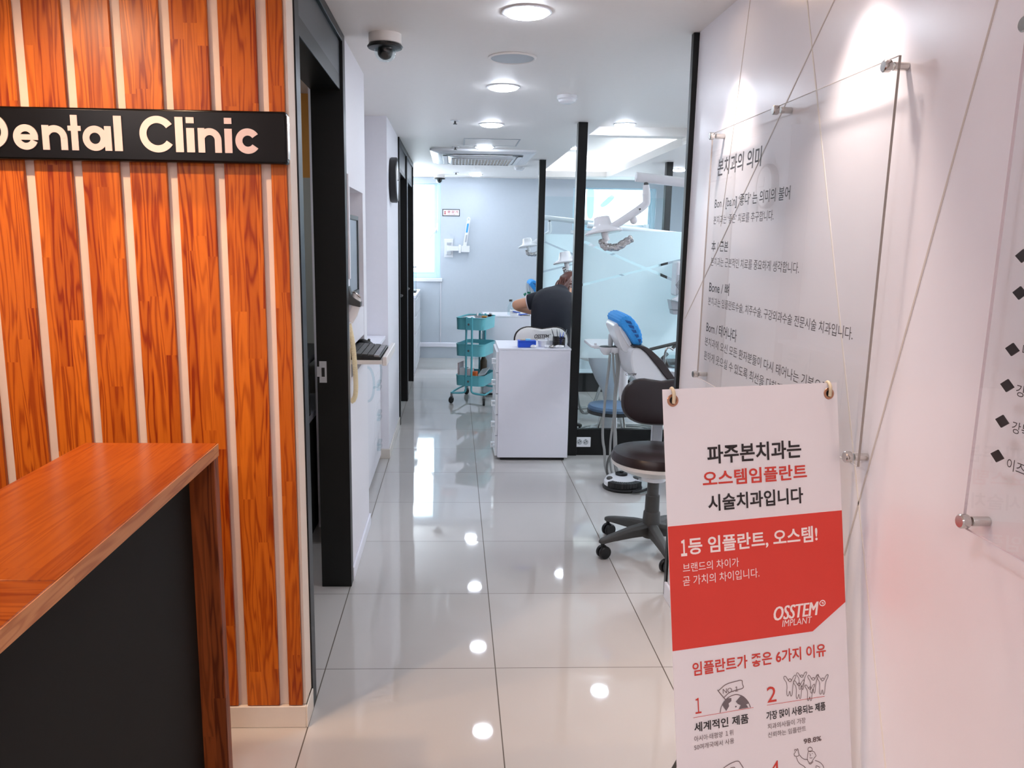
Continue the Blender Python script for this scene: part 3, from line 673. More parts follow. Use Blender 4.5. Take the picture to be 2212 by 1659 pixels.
# ================================================================== CLEAR TEXT PANELS ON THE RIGHT WALL
PX = .728
def standoff(p, t):
    MB().cyl((.7648, p.y, p.z), (PX+.0062, p.y, p.z), .0085, 20).build('spacer', 'chrome', t, .001)
    MB().lathe([(.0115, 0), (.0125, .002), (.0125, .013), (.0105, .015), (.002, .015)], (PX-.0002, p.y, p.z), (-1, 0, 0), 24).build('standoff_cap', 'chrome', t)
TL, TR, BL, BR = (onX(PX, *p) for p in ((1541, 290), (1941, 116), (1502, 812), (1851, 1010)))
y0, y1, z0, z1 = (TR.y+BR.y)/2, (TL.y+BL.y)/2, (BL.z+BR.z)/2, (TL.z+TR.z)/2
t = thing('text_panel', 'clear acrylic panel of dark lettering beside the black end post', 'wall panel', (PX, (y0+y1)/2, z0))
MB().box(PX, PX+.006, y0, y1, z0, z1).build('acrylic_sheet', 'acr', t)
e = MB()
e.box(PX+.0004, PX+.0056, y0-.0006, y0-.0001, z0, z1); e.build('polished_edge', 'acr_edge', t); e = MB()
e.box(PX+.0004, PX+.0056, y1+.0001, y1+.0006, z0, z1)
for b in ((y0, y1, z0-.0006, z0-.0001), (y0, y1, z1+.0001, z1+.0006)): e.box(PX+.0004, PX+.0056, *b)
e.build('clear_edge', 'acr_edge2', t)
for p in ((1923, 143), (1681, 238), (1542, 294), (1505, 808), (1838, 987)): standoff(onX(PX, *p), t)
pb = onX(PX, 1640, 905); pb.z = onX(PX, 1838, 987).z; pb.y = onX(PX, 1681, 238).y; standoff(pb, t)
PT = Plane((PX, 0, 0), (0, -1, 0), (0, 0, 1))
for s, bl, br, tl, bold, mt in (
    ('본치과의 의미', (1550, 382), (1643.6, 364), (1549, 345), .012, 'textb'),
    ("Bon / [baːn] ‘좋다’ 는 의미의 불어", (1544, 455), (1706, 437), (1544, 428), .006, 'textb'),
    ("본치과는 ‘좋은’ 치료를 추구합니다.", (1541.6, 485), (1671, 477), (1542, 466), 0, 'text'),
    ('本 / 근본', (1537, 543), (1573, 542), (1537, 520), .008, 'textb'),
    ('본치과는 근본적인 치료를 중요하게 생각합니다.', (1536, 574), (1726, 591), (1536, 555), 0, 'text'),
    ('Bone / 뼈', (1532, 631), (1575, 636), (1532, 606), .008, 'textb'),
    ('본치과는 임플란트수술, 치주수술, 구강외과수술 전문시술 치과입니다.', (1530, 659), (1842, 737), (1530, 640), 0, 'text'),
    ('Born / 태어나다', (1526, 717), (1591, 736), (1526, 692), .008, 'textb'),
    ('본치과에 오신 모든 환자분들이 다시 태어나는 기분으로', (1523, 745), (1790, 838), (1523, 726), 0, 'text'),
    ('환하게 웃으실 수 있도록 최선을 다하겠습니다.', (1521, 776), (1735, 852), (1521, 756), 0, 'text')):
    text_on(PT, s, bl, br, tl, mt, t, bold=bold)
# second panel, mostly out of frame
bl2 = onX(PX, 2081, 1140); z0b, y1b = bl2.z, bl2.y+.005; z1b = 1.87; y0b = y1b-.95
t = thing('text_panel', 'clear acrylic panel with black diamonds at the right edge of the photo', 'wall panel', (PX, y1b-.4, z0b))
MB().box(PX, PX+.006, y0b, y1b, z0b, z1b).build('acrylic_sheet', 'acr', t)
e = MB()
for b in ((y0b-.0006, y0b-.0001, z0b, z1b), (y1b+.0001, y1b+.0006, z0b, z1b)): e.box(PX+.0004, PX+.0056, *b)
for b in ((y0b, y1b, z0b-.0006, z0b-.0001), (y0b, y1b, z1b+.0001, z1b+.0006)): e.box(PX+.0004, PX+.0056, *b)
e.build('polished_edge', 'pink', t)
so = onX(PX, 2090, 1126); standoff(so, t); standoff(Vector((PX, so.y, z1b-.04)), t); standoff(Vector((PX, y0b+.04, so.z)), t)
for px, py in ((2211, 553), (2205, 633), (2189, 755), (2178, 833), (2167, 910), (2156.5, 985)):
    u, v = PT.uv(px, py); MB().prism([PT.at(u+a, v+b, .0006) for a, b in ((-.0155, 0), (0, -.0105), (.0155, 0), (0, .0105))], PT.N*.002).build('diamond_bullet', 'textb', t)
u0 = PT.uv(2175, 1012)[0]
for s, py, px in (('이즈치과 원장', 1013, 2175), ('강북삼성병원 수련', 934, 2186), ('강남연세 교정과 수련', 855, 2195), ('대한치과의사협회 회원', 768, 2209)):
    u, v = PT.uv(px, py); text_uv(PT, s, u, v, u+.020*len(s)*.95, v+.019, 'text', t)

# ================================================================== BANNER ON ITS X STAND
O = CAM+(Vector((.297, -.903, 1.18))-CAM)*.965; th, ln = .24, .189
U = Vector((math.cos(th), math.sin(th), 0)); n_ = Vector((math.sin(th), -math.cos(th), 0))
V = -(Vector((0, 0, -1))*math.cos(ln)+n_*math.sin(ln))
BP = Plane(O, U, V)
t = thing('banner_stand', 'white and red printed banner on a slim stand before the text panel', 'banner', (O.x+.22, O.y-.1, 0))
def bprism(mb, px, n0=0, d=.0006, raw=False):
    mb.prism([BP.at(*(p if raw else BP.uv(*p)), n0) for p in px], BP.N*d); return mb
W_, H_ = .45*.965, 1.20
pn = bprism(MB(), [(0, -H_), (W_, -H_), (W_, 0), (0, 0)], -.0008, .0008, True).build('banner_sheet', 'paper', t)
uL, vR0 = BP.uv(1442, 1137); vR0 = (vR0+BP.uv(1818, 1103)[1])/2
vR1 = BP.uv(1450, 1407)[1]; c1 = BP.uv(1755, 1360); c2 = BP.uv(1826, 1300)
bprism(MB(), [(0.0004, vR0), (0.0004, vR1), (c1[0], vR1), (W_-.0004, c2[1]), (W_-.0004, vR0)], .0001, .0006, True).build('red_field', 'red', pn)
for s, bl, br, tl, bold, mt, kw in (
    ('파주본치과는', (1528, 1003), (1731, 992), (1528, 962), .022, 'textb', {}),
    ('오스템임플란트', (1518, 1052), (1743, 1036), (1518, 1018), .022, 'tred', {}),
    ('시술치과입니다', (1530, 1105), (1735, 1090), (1530, 1069), .022, 'textb', {}),
    ('１', (1471, 1202), (1484, 1201), (1471, 1166), .03, 'twhite', {}),
    ('등 임플란트, 오스템!', (1487, 1201), (1766, 1172), (1471, 1164), .022, 'twhite', {}),
    ('브랜드의 차이가', (1475, 1237), (1596, 1226), (1475, 1217), 0, 'twhite', {}),
    ('곧 가치의 차이입니다.', (1475, 1266), (1640, 1249), (1475, 1245), 0, 'twhite', {}),
    ('OSSTEM', (1672, 1341), (1768, 1333), (1672, 1311), 0, 'twhite', dict(shear=.25, fat=.0011)),
    ('IMPLANT', (1689, 1354), (1754, 1349), (1689, 1340), 0, 'twhite', dict(shear=.2)),
    ('임플란트가 좋은 6가지 이유', (1496, 1461), (1784, 1421), (1496, 1431), .02, 'tred', {}),
    ('１', (1502, 1542), (1515, 1541), (1502, 1508), 0, 'tred', {}),
    ('2', (1657, 1518), (1677, 1515), (1657, 1484), 0, 'tred', {}),
    ('세계적인 제품', (1499.6, 1582), (1617, 1565), (1499.6, 1561), .018, 'textb', {}),
    ('아시아·태평양 １위', (1499.6, 1602.6), (1583.5, 1590), (1499.6, 1590), 0, 'tbrown', {}),
    ('50여개국에서 사용', (1499.6, 1621), (1585.5, 1607), (1499.6, 1608.6), 0, 'tbrown', {}),
    ('가장 많이 사용되는 제품', (1655.3, 1556), (1783, 1538), (1655.3, 1537), .02, 'textb', {}),
    ('치과의사들이 가장', (1658, 1575.8), (1740, 1564), (1658, 1563.5), 0, 'tbrown', {}),
    ('신뢰하는 임플란트', (1658.7, 1593.7), (1740.7, 1581), (1658.7, 1581.7), 0, 'tbrown', {}),
    ('98.8%', (1736, 1607), (1774, 1602), (1736, 1596), .02, 'tbrown', {}),
    ('3', (1502, 1705), (1518, 1703), (1502, 1670), 0, 'tred', {}),
    ('4', (1664, 1680), (1684, 1677), (1664, 1645), 0, 'tred', {})):
    text_on(BP, s, bl, br, tl, mt, pn, bold=bold, n=.001, **kw)
def draw(lines, mt, wd=.0016, nm='printed_drawing'):
    mb = MB()
    for closed, px in lines:
        uv = [BP.uv(*p) for p in px]
        ribbon(mb, BP, [(p.x, p.y) for p in smooth_pts([Vector((a, b, 0)) for a, b in uv], 2, closed)], wd, .0011, closed)
    return mb.build(nm, mt, pn, smooth=False)
Z8 = lambda pts: [(1420+x/5.027, 1350+y/5.027) for x, y in pts]
# swirl of the logo
draw([(True, [(1770, 1301), (1775, 1296), (1781, 1298), (1782, 1305), (1776, 1309), (1770, 1306)]), (False, [(1774, 1302), (1778, 1301), (1777, 1305)])], 'twhite', .0022, 'logo_swirl')
# thin red rules under the numbers
mb = MB()
for a, b in (((388, 1006), (1040, 894)), ((1187, 870), (1812, 773))):
    p = [BP.uv(*q) for q in Z8([a, b])]; ribbon(mb, BP, p, .0009, .0011)
mb.build('red_rule', 'tred', pn, smooth=False)
# half globe with a flag
draw([(False, Z8([(680, 950), (690, 880), (740, 805), (800, 765), (860, 750), (930, 772), (980, 825), (1005, 880), (1008, 895)]))], 'tbrown')
mb = MB()
for poly in ([(742, 800), (800, 792), (800, 825), (770, 850), (776, 880), (745, 932), (722, 900), (705, 870), (720, 830)], [(850, 830), (905, 765), (955, 795), (990, 850), (960, 860), (985, 895), (880, 912), (905, 870), (870, 855)], [(842, 880), (856, 876), (858, 890), (845, 895)]):
    bprism(mb, Z8(poly), .0008, .0004)
mb.build('globe_continents', 'tgrey', pn, smooth=False)
draw([(False, Z8([(650, 705), (735, 808)])), (False, Z8([(662, 712), (740, 640), (830, 615), (922, 592), (918, 640), (942, 685), (850, 705), (770, 735), (718, 790)]))], 'tbrown', .0016, 'flag_drawing')
text_on(BP, 'NO.１', Z8([(710, 745)])[0], Z8([(875, 690)])[0], Z8([(710, 690)])[0], 'tbrown', pn, n=.001, name='flag_lettering')
# crowd of cheering outline figures
fig = [(0, 0), (-40, -60), (-65, -45), (-60, -20), (-15, 30), (-25, 165), (0, 180), (18, 100), (30, 185), (52, 160), (60, 30), (105, -50), (95, -68), (70, -55), (40, 0)]
for fx, fy, sc in ((1420, 605, .95), (1550, 560, .8), (1675, 590, .85), (1775, 595, .9), (1520, 650, .85), (1640, 690, .75)):
    draw([(False, Z8([(fx+x*sc*.85, fy+y*sc) for x, y in fig])), (True, Z8([(fx+(18+18*math.cos(a))*sc, fy-6+18*math.sin(a)*sc) for a in [k*PI/4 for k in range(8)]]))], 'tbrown', .0012, 'crowd_drawing')
# smiling doctor with raised hand
draw([(False, Z8([(1625, 1460), (1628, 1400), (1635, 1370), (1660, 1365), (1700, 1372), (1712, 1400), (1722, 1420), (1700, 1440), (1660, 1510), (1630, 1475), (1625, 1455)])),
      (True, Z8([(1655+26*math.cos(a), 1350+26*math.sin(a)) for a in [k*PI/4 for k in range(8)]])),
      (False, Z8([(1650, 1440), (1665, 1446), (1680, 1438)])), (False, Z8([(1662, 1395), (1656, 1418), (1664, 1420)])), (False, Z8([(1642, 1396), (1650, 1396)])), (False, Z8([(1676, 1394), (1684, 1394)])),
      (False, Z8([(1540, 1410), (1580, 1455), (1632, 1462)])), (False, Z8([(1505, 1430), (1530, 1500), (1590, 1530), (1605, 1555)])),
      (False, Z8([(1486, 1420), (1480, 1395), (1500, 1380), (1484, 1352), (1500, 1345), (1512, 1372), (1512, 1340), (1526, 1345), (1530, 1390), (1540, 1405), (1520, 1428), (1486, 1420)])),
      (False, Z8([(1708, 1468), (1770, 1490), (1805, 1540), (1800, 1560)])), (False, Z8([(1720, 1555), (1716, 1520), (1765, 1545)])), (False, Z8([(1640, 1500), (1660, 1515), (1690, 1480)]))], 'tbrown', .0013, 'doctor_drawing')
draw([(False, Z8([(715, 1552), (790, 1500), (878, 1468), (905, 1510), (930, 1550)])), (False, Z8([(790, 1550), (840, 1540), (835, 1560)]))], 'tbrown', .0016, 'paper_drawing')
# eyelets, pole tips and the stand behind
for k, (px, py) in enumerate(((1453, 865), (1790, 850))):
    u, v = BP.uv(px, py); c = BP.at(u, v, .0004)
    a = MB(); a.loft([[c+(BP.U*math.cos(q*PI/12)*rr+BP.V*math.sin(q*PI/12)*rr)+BP.N*h for q in range(24)] for rr, h in ((.0072, 0), (.0085, .0016), (.0125, .0014), (.0132, 0))], cap=False); a.build('eyelet', 'copper', t)
    MB().loft([[c+(BP.U*math.cos(q*PI/8)+BP.V*math.sin(q*PI/8))*.0071+BP.N*.0001 for q in range(16)], [c+(BP.U*math.cos(q*PI/8)+BP.V*math.sin(q*PI/8))*.0071+BP.N*.0003 for q in range(16)]]).build('eyelet_hole', 'black_soft', t)
    MB().tube(smooth_pts([c-BP.V*.006+BP.N*.003, c+BP.V*.010+BP.N*.007, c+BP.V*.020+BP.N*.005, BP.at(u, .004, -.003), BP.at(u, -.01, -.012)], 2), .0037, 12).build('pole_tip', 'creamd', t)
    ctr = BP.at(W_/2, -.62, -.10)
    MB().tube([BP.at(u, -.011, -.013), BP.at(u, v-.05, -.025), ctr], .005, 10).build('pole', 'dgrey', t)
    fx = BP.at(u, -H_+.03, -.03); fx.z = .006
    MB().tube([ctr, fx], .005, 10).build('pole', 'dgrey', t)
bk = BP.at(W_/2, -.62, -.10); MB().ball(bk, .022).build('hub', 'black_soft', t)
MB().tube([bk, Vector((bk.x-.07, bk.y+.28, .008))], .0055, 10).build('rear_leg', 'dgrey', t)

# ================================================================== KEYBOARD TRAY, MONITOR, HANDSET ON LEFT WALL
KT = .985
t = thing('keyboard_tray', 'white pull-out keyboard tray jutting from the left wall recess', 'keyboard tray', (-.55, 1.08, KT))
MB().box(-.704, -.468, .838, 1.32, KT-.028, KT-.010).build('tray_board', 'ivory', t, .002)
MB().box(-.467, -.447, .838, 1.32, KT-.034, KT+.006).build('front_lip', 'ivory', t, .003)
t = thing('keyboard', 'black computer keyboard on the white pull-out tray', 'keyboard', (-.55, 1.05, KT))
MB().prism([(-.640, .845, KT-.0095), (-.475, .845, KT-.0095), (-.475, .845, KT+.004), (-.640, .845, KT+.014)], (0, .40, 0)).build('case', 'black_soft', t, .003)
for r in range(5):
    mb = MB()
    for k in range(14 if r else 7):
        w_ = .026 if r else .052; x = -.492-r*.027; z = KT+.0052+(r*.027+.016)*.0606
        mb.obox((x, .862+k*w_, z+.003), (.0115, 0, -.0007), (0, w_*.45, 0), (0, 0, .0035))
    mb.build('key_row', 'dgrey' if r else 'steel', t)
t = thing('mouse', 'black computer mouse behind the keyboard on the tray', 'mouse', (-.61, 1.27, KT))
a = MB(); a.loft([[Vector((-.60+x, 1.282+math.cos(q*PI/8)*w_, KT-.0098+max(0, math.sin(q*PI/8))*h)) for q in range(16)] for x, w_, h in ((-.058, .012, .014), (-.04, .026, .034), (0, .030, .040), (.035, .028, .028), (.055, .014, .012))]); a.build('shell', 'black_soft', t)
MB().cyl((-.572, 1.278, KT+.0235), (-.572, 1.286, KT+.0235), .007).build('scroll_wheel', 'greyd', t)
t = thing('monitor', 'flat grey monitor set in the left wall recess', 'monitor', (-.65, 1.04, 1.25))
MB().box(-.66, -.618, .835, 1.262, 1.235, 1.60).build('housing', 'black_soft', t, .004)
MB().box(-.6175, -.6165, .85, 1.235, 1.262, 1.578).build('screen', 'screen', t)
MB().box(-.6178, -.613, 1.236, 1.262, 1.258, 1.582).build('side_bezel', 'black_soft', t); MB().box(-.6178, -.613, .835, 1.262, 1.582, 1.60).build('top_bezel', 'greyd', t); MB().box(-.6178, -.613, .835, 1.262, 1.235, 1.258).build('bottom_bezel', 'greyd', t)
MB().box(-.7055, -.661, .98, 1.12, 1.32, 1.46).build('wall_mount', 'greyd', t)
struct('trim_10', MB().box(-.5995, -.588, .742, .770, 1.33, 1.755), 'wall', 'white cable duct on the wall beside the black door frame', 'cable duct', .002)
# wall handset with coiled cord
t = thing('wall_handset', 'white corded handset in a grey holder by the black door frame', 'handset', (-.58, .82, 1.2))
H = lambda px, py, y=.80: onY(y, px, py)
MB().prism([H(748, 600, .775), H(758, 640, .775), H(762, 642, .775), H(779, 653, .775), H(778, 664, .775), H(764, 661, .775), H(751, 657, .775), H(746, 640, .775)], (0, .055, 0)).build('holder', 'dgrey', t, .003)
a = MB()
for px, py, rx in ((769, 630, .012), (772, 640, .016), (769, 655, .0165), (763, 675, .0155), (758, 697, .013)):
    pass
rings = []
for (l, r_, dy) in (((761.5, 630), (777, 641), .014), ((760, 640), (780, 652), .020), ((759, 655), (778, 664), .021), ((755, 672), (772, 682), .019), ((752, 690), (762, 699), .013)):
    A, B = H(*l, .80), H(*r_, .80); c_ = (A+B)/2; ax = (B-A)/2
    rings.append([c_+ax*math.cos(q*2*PI/14)+Vector((0, dy, 0))*math.sin(q*2*PI/14) for q in range(14)])
a.loft(rings); a.build('handle', 'ivory', t)
MB().tube([H(762, 630, .79), H(770, 634, .785), H(779, 643, .79)], .004, 8).build('metal_trim', 'chrome', t)
mb = MB()
path = smooth_pts([H(*p) for p in ((754, 700), (757, 715), (762, 740), (766, 780), (769, 830), (768, 855), (762, 868), (755, 866), (752, 850), (753, 800), (753, 750))], 2)
ln_ = [0]
for a_, b_ in zip(path, path[1:]): ln_.append(ln_[-1]+(b_-a_).length)
tot = ln_[-1]; NT = 115; pts = []
def on_path(s_):
    for i in range(len(path)-1):
        if ln_[i+1] >= s_ or i == len(path)-2:
            return path[i].lerp(path[i+1], (s_-ln_[i])/max(1e-9, ln_[i+1]-ln_[i])), (path[i+1]-path[i]).normalized()
for k in range(NT*8+1):
    p, tg = on_path(tot*k/(NT*8)); x = tg.cross(Vector((0, 1, 0))).normalized(); y = tg.cross(x)
    pts.append(p+x*.0085*math.cos(k*PI/4)+y*.0085*math.sin(k*PI/4))
mb.tube(pts, .0028, 6); mb.build('coiled_cord', 'cream', t)
MB().tube([p for p in path], .006, 8).build('cord_core', 'cream', t)

# ================================================================== CABINET IN THE RECESS
t = thing('wall_cabinet', 'white cabinet with clear handles in the recess before the pillar', 'cabinet', (-.70, 2.1, 0))
MB().box(-.749, -.668, 1.452, 2.733, .02, .835).build('carcass', 'cool', t)
MB().box(-.749, -.618, 1.452, 2.733, .836, .858).build('worktop', 'white', t, .002)
for a, b in ((1.455, 1.86), (1.865, 2.30)):
    d = MB().box(-.6675, -.655, a, b, .03, .832).build('cabinet_door', 'cool', t, .001)
    hb = MB(); yy = b-.05
    hb.tube(smooth_pts([(-.655, yy, .79), (-.62, yy, .785), (-.60, yy, .70), (-.615, yy, .60), (-.655, yy, .59)], 2), .007, 10); hb.build('handle', 'clearplastic', d)
for k in range(4):
    za = .03+k*.2015; d = MB().box(-.6675, -.655, 2.305, 2.730, za, za+.199).build('drawer', 'cool', t, .001)
    MB().box(-.655, -.632, 2.45, 2.58, za+.135, za+.150).box(-.655, -.632, 2.45, 2.58, za+.10, za+.115).build('handle', 'clearplastic', d)
# clock
t = thing('wall_clock', 'round black rimmed wall clock on the white pillar', 'clock', (-.6, 3.02, 1.88))
MB().lathe([(.145, 0), (.152, .01), (.152, .044), (.142, .052), (.135, .046)], (-.5998, 3.02, 1.90), (1, 0, 0), 48).build('rim', 'black_soft', t)
MB().lathe([(.134, .0465), (.08, .048), (.002, .0485)], (-.5998, 3.02, 1.90), (1, 0, 0), 48).build('clock_face', 'whitep', t)
MB().obox((-.550, 3.02, 1.93), (.001, 0, 0), (0, .004, 0), (0, 0, .035)).build('hour_hand', 'black_soft', t); MB().obox((-.548, 3.06, 1.90), (.001, 0, 0), (0, .045, 0), (0, 0, .003)).build('minute_hand', 'black_soft', t)
# alcove counter
t = thing('alcove_counter', 'white drawer counter in the alcove past the black doorways', 'counter', (-1.1, 6.8, 0))
MB().box(-1.69, -.60, 6.3, 7.49, .0, .86).build('carcass', 'cool', t); MB().box(-1.69, -.585, 6.28, 7.495, .861, .89).build('worktop', 'white', t, .002)
for k in range(4): MB().box(-.5995, -.588, 6.32+.0, 7.47, .05+k*.2, .235+k*.2).build('drawer', 'whitep', t, .002)
t = thing('clear_container', 'tall clear plastic container on the alcove counter by the window', 'container', (-.68, 6.9, .89))
MB().box(-.80, -.61, 6.75, 7.0, .8905, .91).build('base', 'black_soft', t, .003); MB().box(-.79, -.612, 6.76, 6.99, .911, 1.18).build('tub', 'clearplastic', t, .01); MB().box(-.80, -.605, 6.75, 7.0, 1.181, 1.20).build('lid', 'grey', t, .003)

# ================================================================== END WALL: SIGN AND DESCENDER BRACKET
t = thing('descender_sign', 'small framed red lettered sign beside the end window', 'sign', (-.2, EY, 1.85))
ES = Plane((-.312, EY-.0062, 1.805), (1, 0, 0), (0, 0, 1))
MB().box(-.312, -.094, EY-.006, EY-.0005, 1.805, 1.891).build('sign_plate', 'black_soft', t); MB().box(-.304, -.102, EY-.0072, EY-.0062, 1.813, 1.883).build('sign_face', 'whitep', t)
ES.O.y = EY-.0074
text_uv(ES, '완 강 기', .065, .038, .195, .068, 'red_ink', t, bold=.02); text_uv(ES, '4인용 비상탈출기구', .065, .016, .185, .028, 'red_ink', t)
MB().lathe([(.009, 0), (.009, .0008)], (-.279, EY-.0074, 1.858), (0, -1, 0), 16).prism([(-.292, EY-.0075, 1.828), (-.266, EY-.0075, 1.828), (-.279, EY-.0075, 1.852)], (0, -.0008, 0)).build('escape_symbol', 'red_ink', t)
t = thing('descender_bracket', 'white steel escape descender bracket with swing arm on the end wall', 'bracket', (-.15, EY, 1.4))
E_ = lambda px, py: onY(EY-.02, px, py)
MB().box(-.287, -.175, EY-.012, EY-.0005, 1.293, 1.523).build('wall_plate', 'whitep', t, .002)
MB().box(-.255, -.20, EY-.07, EY-.0125, 1.325, 1.36).box(-.255, -.20, EY-.07, EY-.0125, 1.45, 1.48).build('hinge_block', 'grey', t, .003)
MB().box(-.25, -.10, EY-.062, EY-.03, 1.375, 1.435).box(-.105, -.075, EY-.075, EY-.015, 1.35, 1.455).box(-.074, .035, EY-.07, EY-.025, 1.36, 1.44).build('swing_arm', 'whitep', t, .004)
MB().obox((-.005, EY-.045, 1.59), (.022, 0, .001), (0, .018, 0), (.022, 0, .16)).build('fold_arm', 'whitep', t, .004)
MB().tube([Vector((.018+.017*math.cos(a), EY-.045, 1.768+.02*math.sin(a))) for a in [k*PI/8 for k in range(16)]], .006, 8, True).build('hook_eye', 'whitep', t)
MB().obox((.002, EY-.0645, 1.66), (.012, 0, .001), (0, .0008, 0), (.008, 0, .055)).build('blue_label', 'blue2', t); MB().obox((-.012, EY-.0645, 1.53), (.010, 0, .001), (0, .0008, 0), (.006, 0, .045)).build('grey_label', 'grey', t)
t = thing('wall_conduit', 'thin white cable duct running down the end wall corner', 'cable duct', (-.33, EY, .6)); MB().box(-.335, -.325, EY-.012, EY-.0005, .21, .98).build('duct', 'cool', t)

# ================================================================== OPERATOR STOOLS
def bean(w, h, dip=.22, n=40):
    """outline of the stool back: wide rounded pad with a shallow dip in the top edge"""
    P = []
    for k in range(n):
        a = 2*PI*k/n; c_, s_ = math.cos(a), math.sin(a)
        x = w*math.copysign(abs(c_)**.72, c_); z = h*math.copysign(abs(s_)**.80, s_)
        if s_ > 0: z -= h*dip*math.exp(-(x/(w*.42))**2)
        else: x *= 1-.07*min(1, -s_*1.2)
        P.append((x, z))
    return P
def stool(name, lab, loc, rz, seat_z, back_z, back_dx, rot_base, group, logo=None):
    t = thing(name, lab, 'stool', loc, rz, group, local=True)
    # seat
    MB().lathe([(.12, -.012), (.185, 0), (.208, .018), (.21, .034), (.198, .058), (.15, .072), (.06, .070), (.002, .066)], (0, 0, seat_z), n=40).build('seat_cushion', 'brown', t)
    MB().lathe([(.04, -.065), (.055, -.062), (.12, -.046), (.178, -.022), (.2065, .0), (.209, .016), (.2, .017)], (0, 0, seat_z), n=40).build('seat_shell', 'ivory', t)
    MB().lathe([(.058, -.085), (.06, -.066), (.03, -.06)], (0, 0, seat_z)).build('seat_mount', 'whitep', t)
    # column and base
    c = MB().lathe([(.028, .27), (.028, seat_z-.08)], (0, 0, 0)).lathe([(.036, .14), (.034, .285), (.028, .29)], (0, 0, 0)).lathe([(.044, .075), (.046, .11), (.040, .20), (.036, .205)], (0, 0, 0)); c.build('gas_column', 'dgrey', t)
    b = MB()
    for k in range(5):
        a = rot_base+k*2*PI/5; d = Vector((math.cos(a), math.sin(a), 0)); q = Vector((-d.y, d.x, 0))
        b.loft([[d*r+q*w_*sx+Vector((0, 0, z+hh*sz)) for sx, sz in ((-1, -1), (1, -1), (1, .5), (.6, 1), (-.6, 1), (-1, .5))] for r, w_, hh, z in ((.03, .028, .030, .118), (.12, .024, .024, .112), (.235, .019, .015, .096), (.275, .017, .012, .088), (.29, .010, .008, .085))])
    b.build('star_base', 'dgrey', t, .003)
    for k in range(5):
        a = rot_base+k*2*PI/5; d = Vector((math.cos(a), math.sin(a), 0)); q = Vector((-d.y, d.x, 0)); p = d*.272
        e = MB().cyl(p+Vector((0, 0, .05)), p+Vector((0, 0, .085)), .009, 12)
        cw = p-d*.006+Vector((0, 0, .0315))
        w_ = Vector((.35+.2*math.sin(k*2.2), -.9, 0)).normalized()
        for sgn in (-1, 1): e.lathe([(.012, .004), (.029, .005), (.0315, .010), (.0315, .018), (.027, .024), (.002, .025)], cw, w_*sgn, 24)
        e.lathe([(.020, -.004), (.020, .004)], cw+Vector((0, 0, .006)), w_, 16); e.build('caster', 'black_soft', t)
    # back
    y = .20
    def ring(w, h, yy, bow=.10): return [Vector((back_dx+x, yy-bow*((x/.2)**2)*.30, back_z+z)) for x, z in bean(w, h)]
    MB().loft([ring(.17, .095, y-.018), ring(.195, .118, y-.012), ring(.205, .127, y), ring(.207, .129, y+.012), ring(.203, .126, y+.022)]).build('backrest_pad', 'brown', t)
    sh = MB().loft([ring(.197, .121, y+.0225), ring(.196, .120, y+.036), ring(.175, .105, y+.046)]).build('backrest_shell', 'ivory', t)
    MB().tube(smooth_pts([(back_dx*.6, .02, seat_z-.05), (back_dx, .13, seat_z-.055), (back_dx, .245, seat_z-.03), (back_dx, .25, back_z-.03)], 2), .022, 10, flat=.5).build('back_bracket', 'steel', t)
    MB().box(back_dx-.026, back_dx+.026, .226, .262, seat_z+.03, back_z-.06).build('bracket_cover', 'grey', t, .004)
    if logo:
        lp = Plane((back_dx, y+.0468, back_z), (-1, 0, 0), (0, 0, 1)); text_uv(lp, logo, -.058, .028, .050, .058, 'textb', sh, n=.001, fat=.0008, shear=.22, name='logo_lettering')
        mb = MB(); ribbon(mb, lp, [(.060+.004*math.cos(a), .058+.004*math.sin(a)) for a in [k*PI/5 for k in range(10)]], .002, .001, True); mb.build('logo_swirl', 'textb', sh)
    return t
ang = math.atan2(.98-1.079, .556-.82)
GS = 'dentist stools on casters'
stool('operator_stool', 'brown and ivory operator stool behind the banner', (.82, 1.079, 0), 0, .448, .715, .068, ang, GS)
stool('operator_stool', 'white backed operator stool the bending person sits on', (.565, 3.44, 0), PI, .49, .765, .068, .5, GS, 'OSSTEM')

# ================================================================== CABINETS IN THE BAYS
def bay_cabinet(lab, x0, y0, w, d, h, top_lip):
    t = thing('drawer_cabinet', lab, 'cabinet', (x0, y0, 0), 0, 'white drawer cabinets between the bays', local=True)
    MB().box(0, w, 0, d, .022, h-.012).build('carcass', 'white', t, .001); MB().box(.02, w-.02, .02, d-.02, 0, .0215).build('plinth', 'black_soft', t)
    MB().box(-.004, w+.004, -.003, d, h-.0115, h).build('top', 'white', t, .001)
    n = 5
    for k in range(n):
        z0_ = .03+k*(h-.05)/n; z1_ = z0_+(h-.05)/n-.006
        q = MB().box(-.018, -.0005, .012, d-.012, z0_, z1_).build('drawer', 'whitep', t, .002)
        zz = (z0_+z1_)/2; MB().box(-.045, -.0185, .04, .075, zz+.012, zz+.018).box(-.045, -.0185, .04, .075, zz-.018, zz-.012).box(-.045, -.039, .04, .075, zz-.0118, zz+.0118).build('handle', 'whitep', q)
    return t
HC = .785
bay_cabinet('near white drawer cabinet against the first glass post', .150, 2.69, .487, .44, HC, True)
bay_cabinet('far white drawer cabinet behind the teal trolley', .137, 5.04, .50, .44, HC, True)
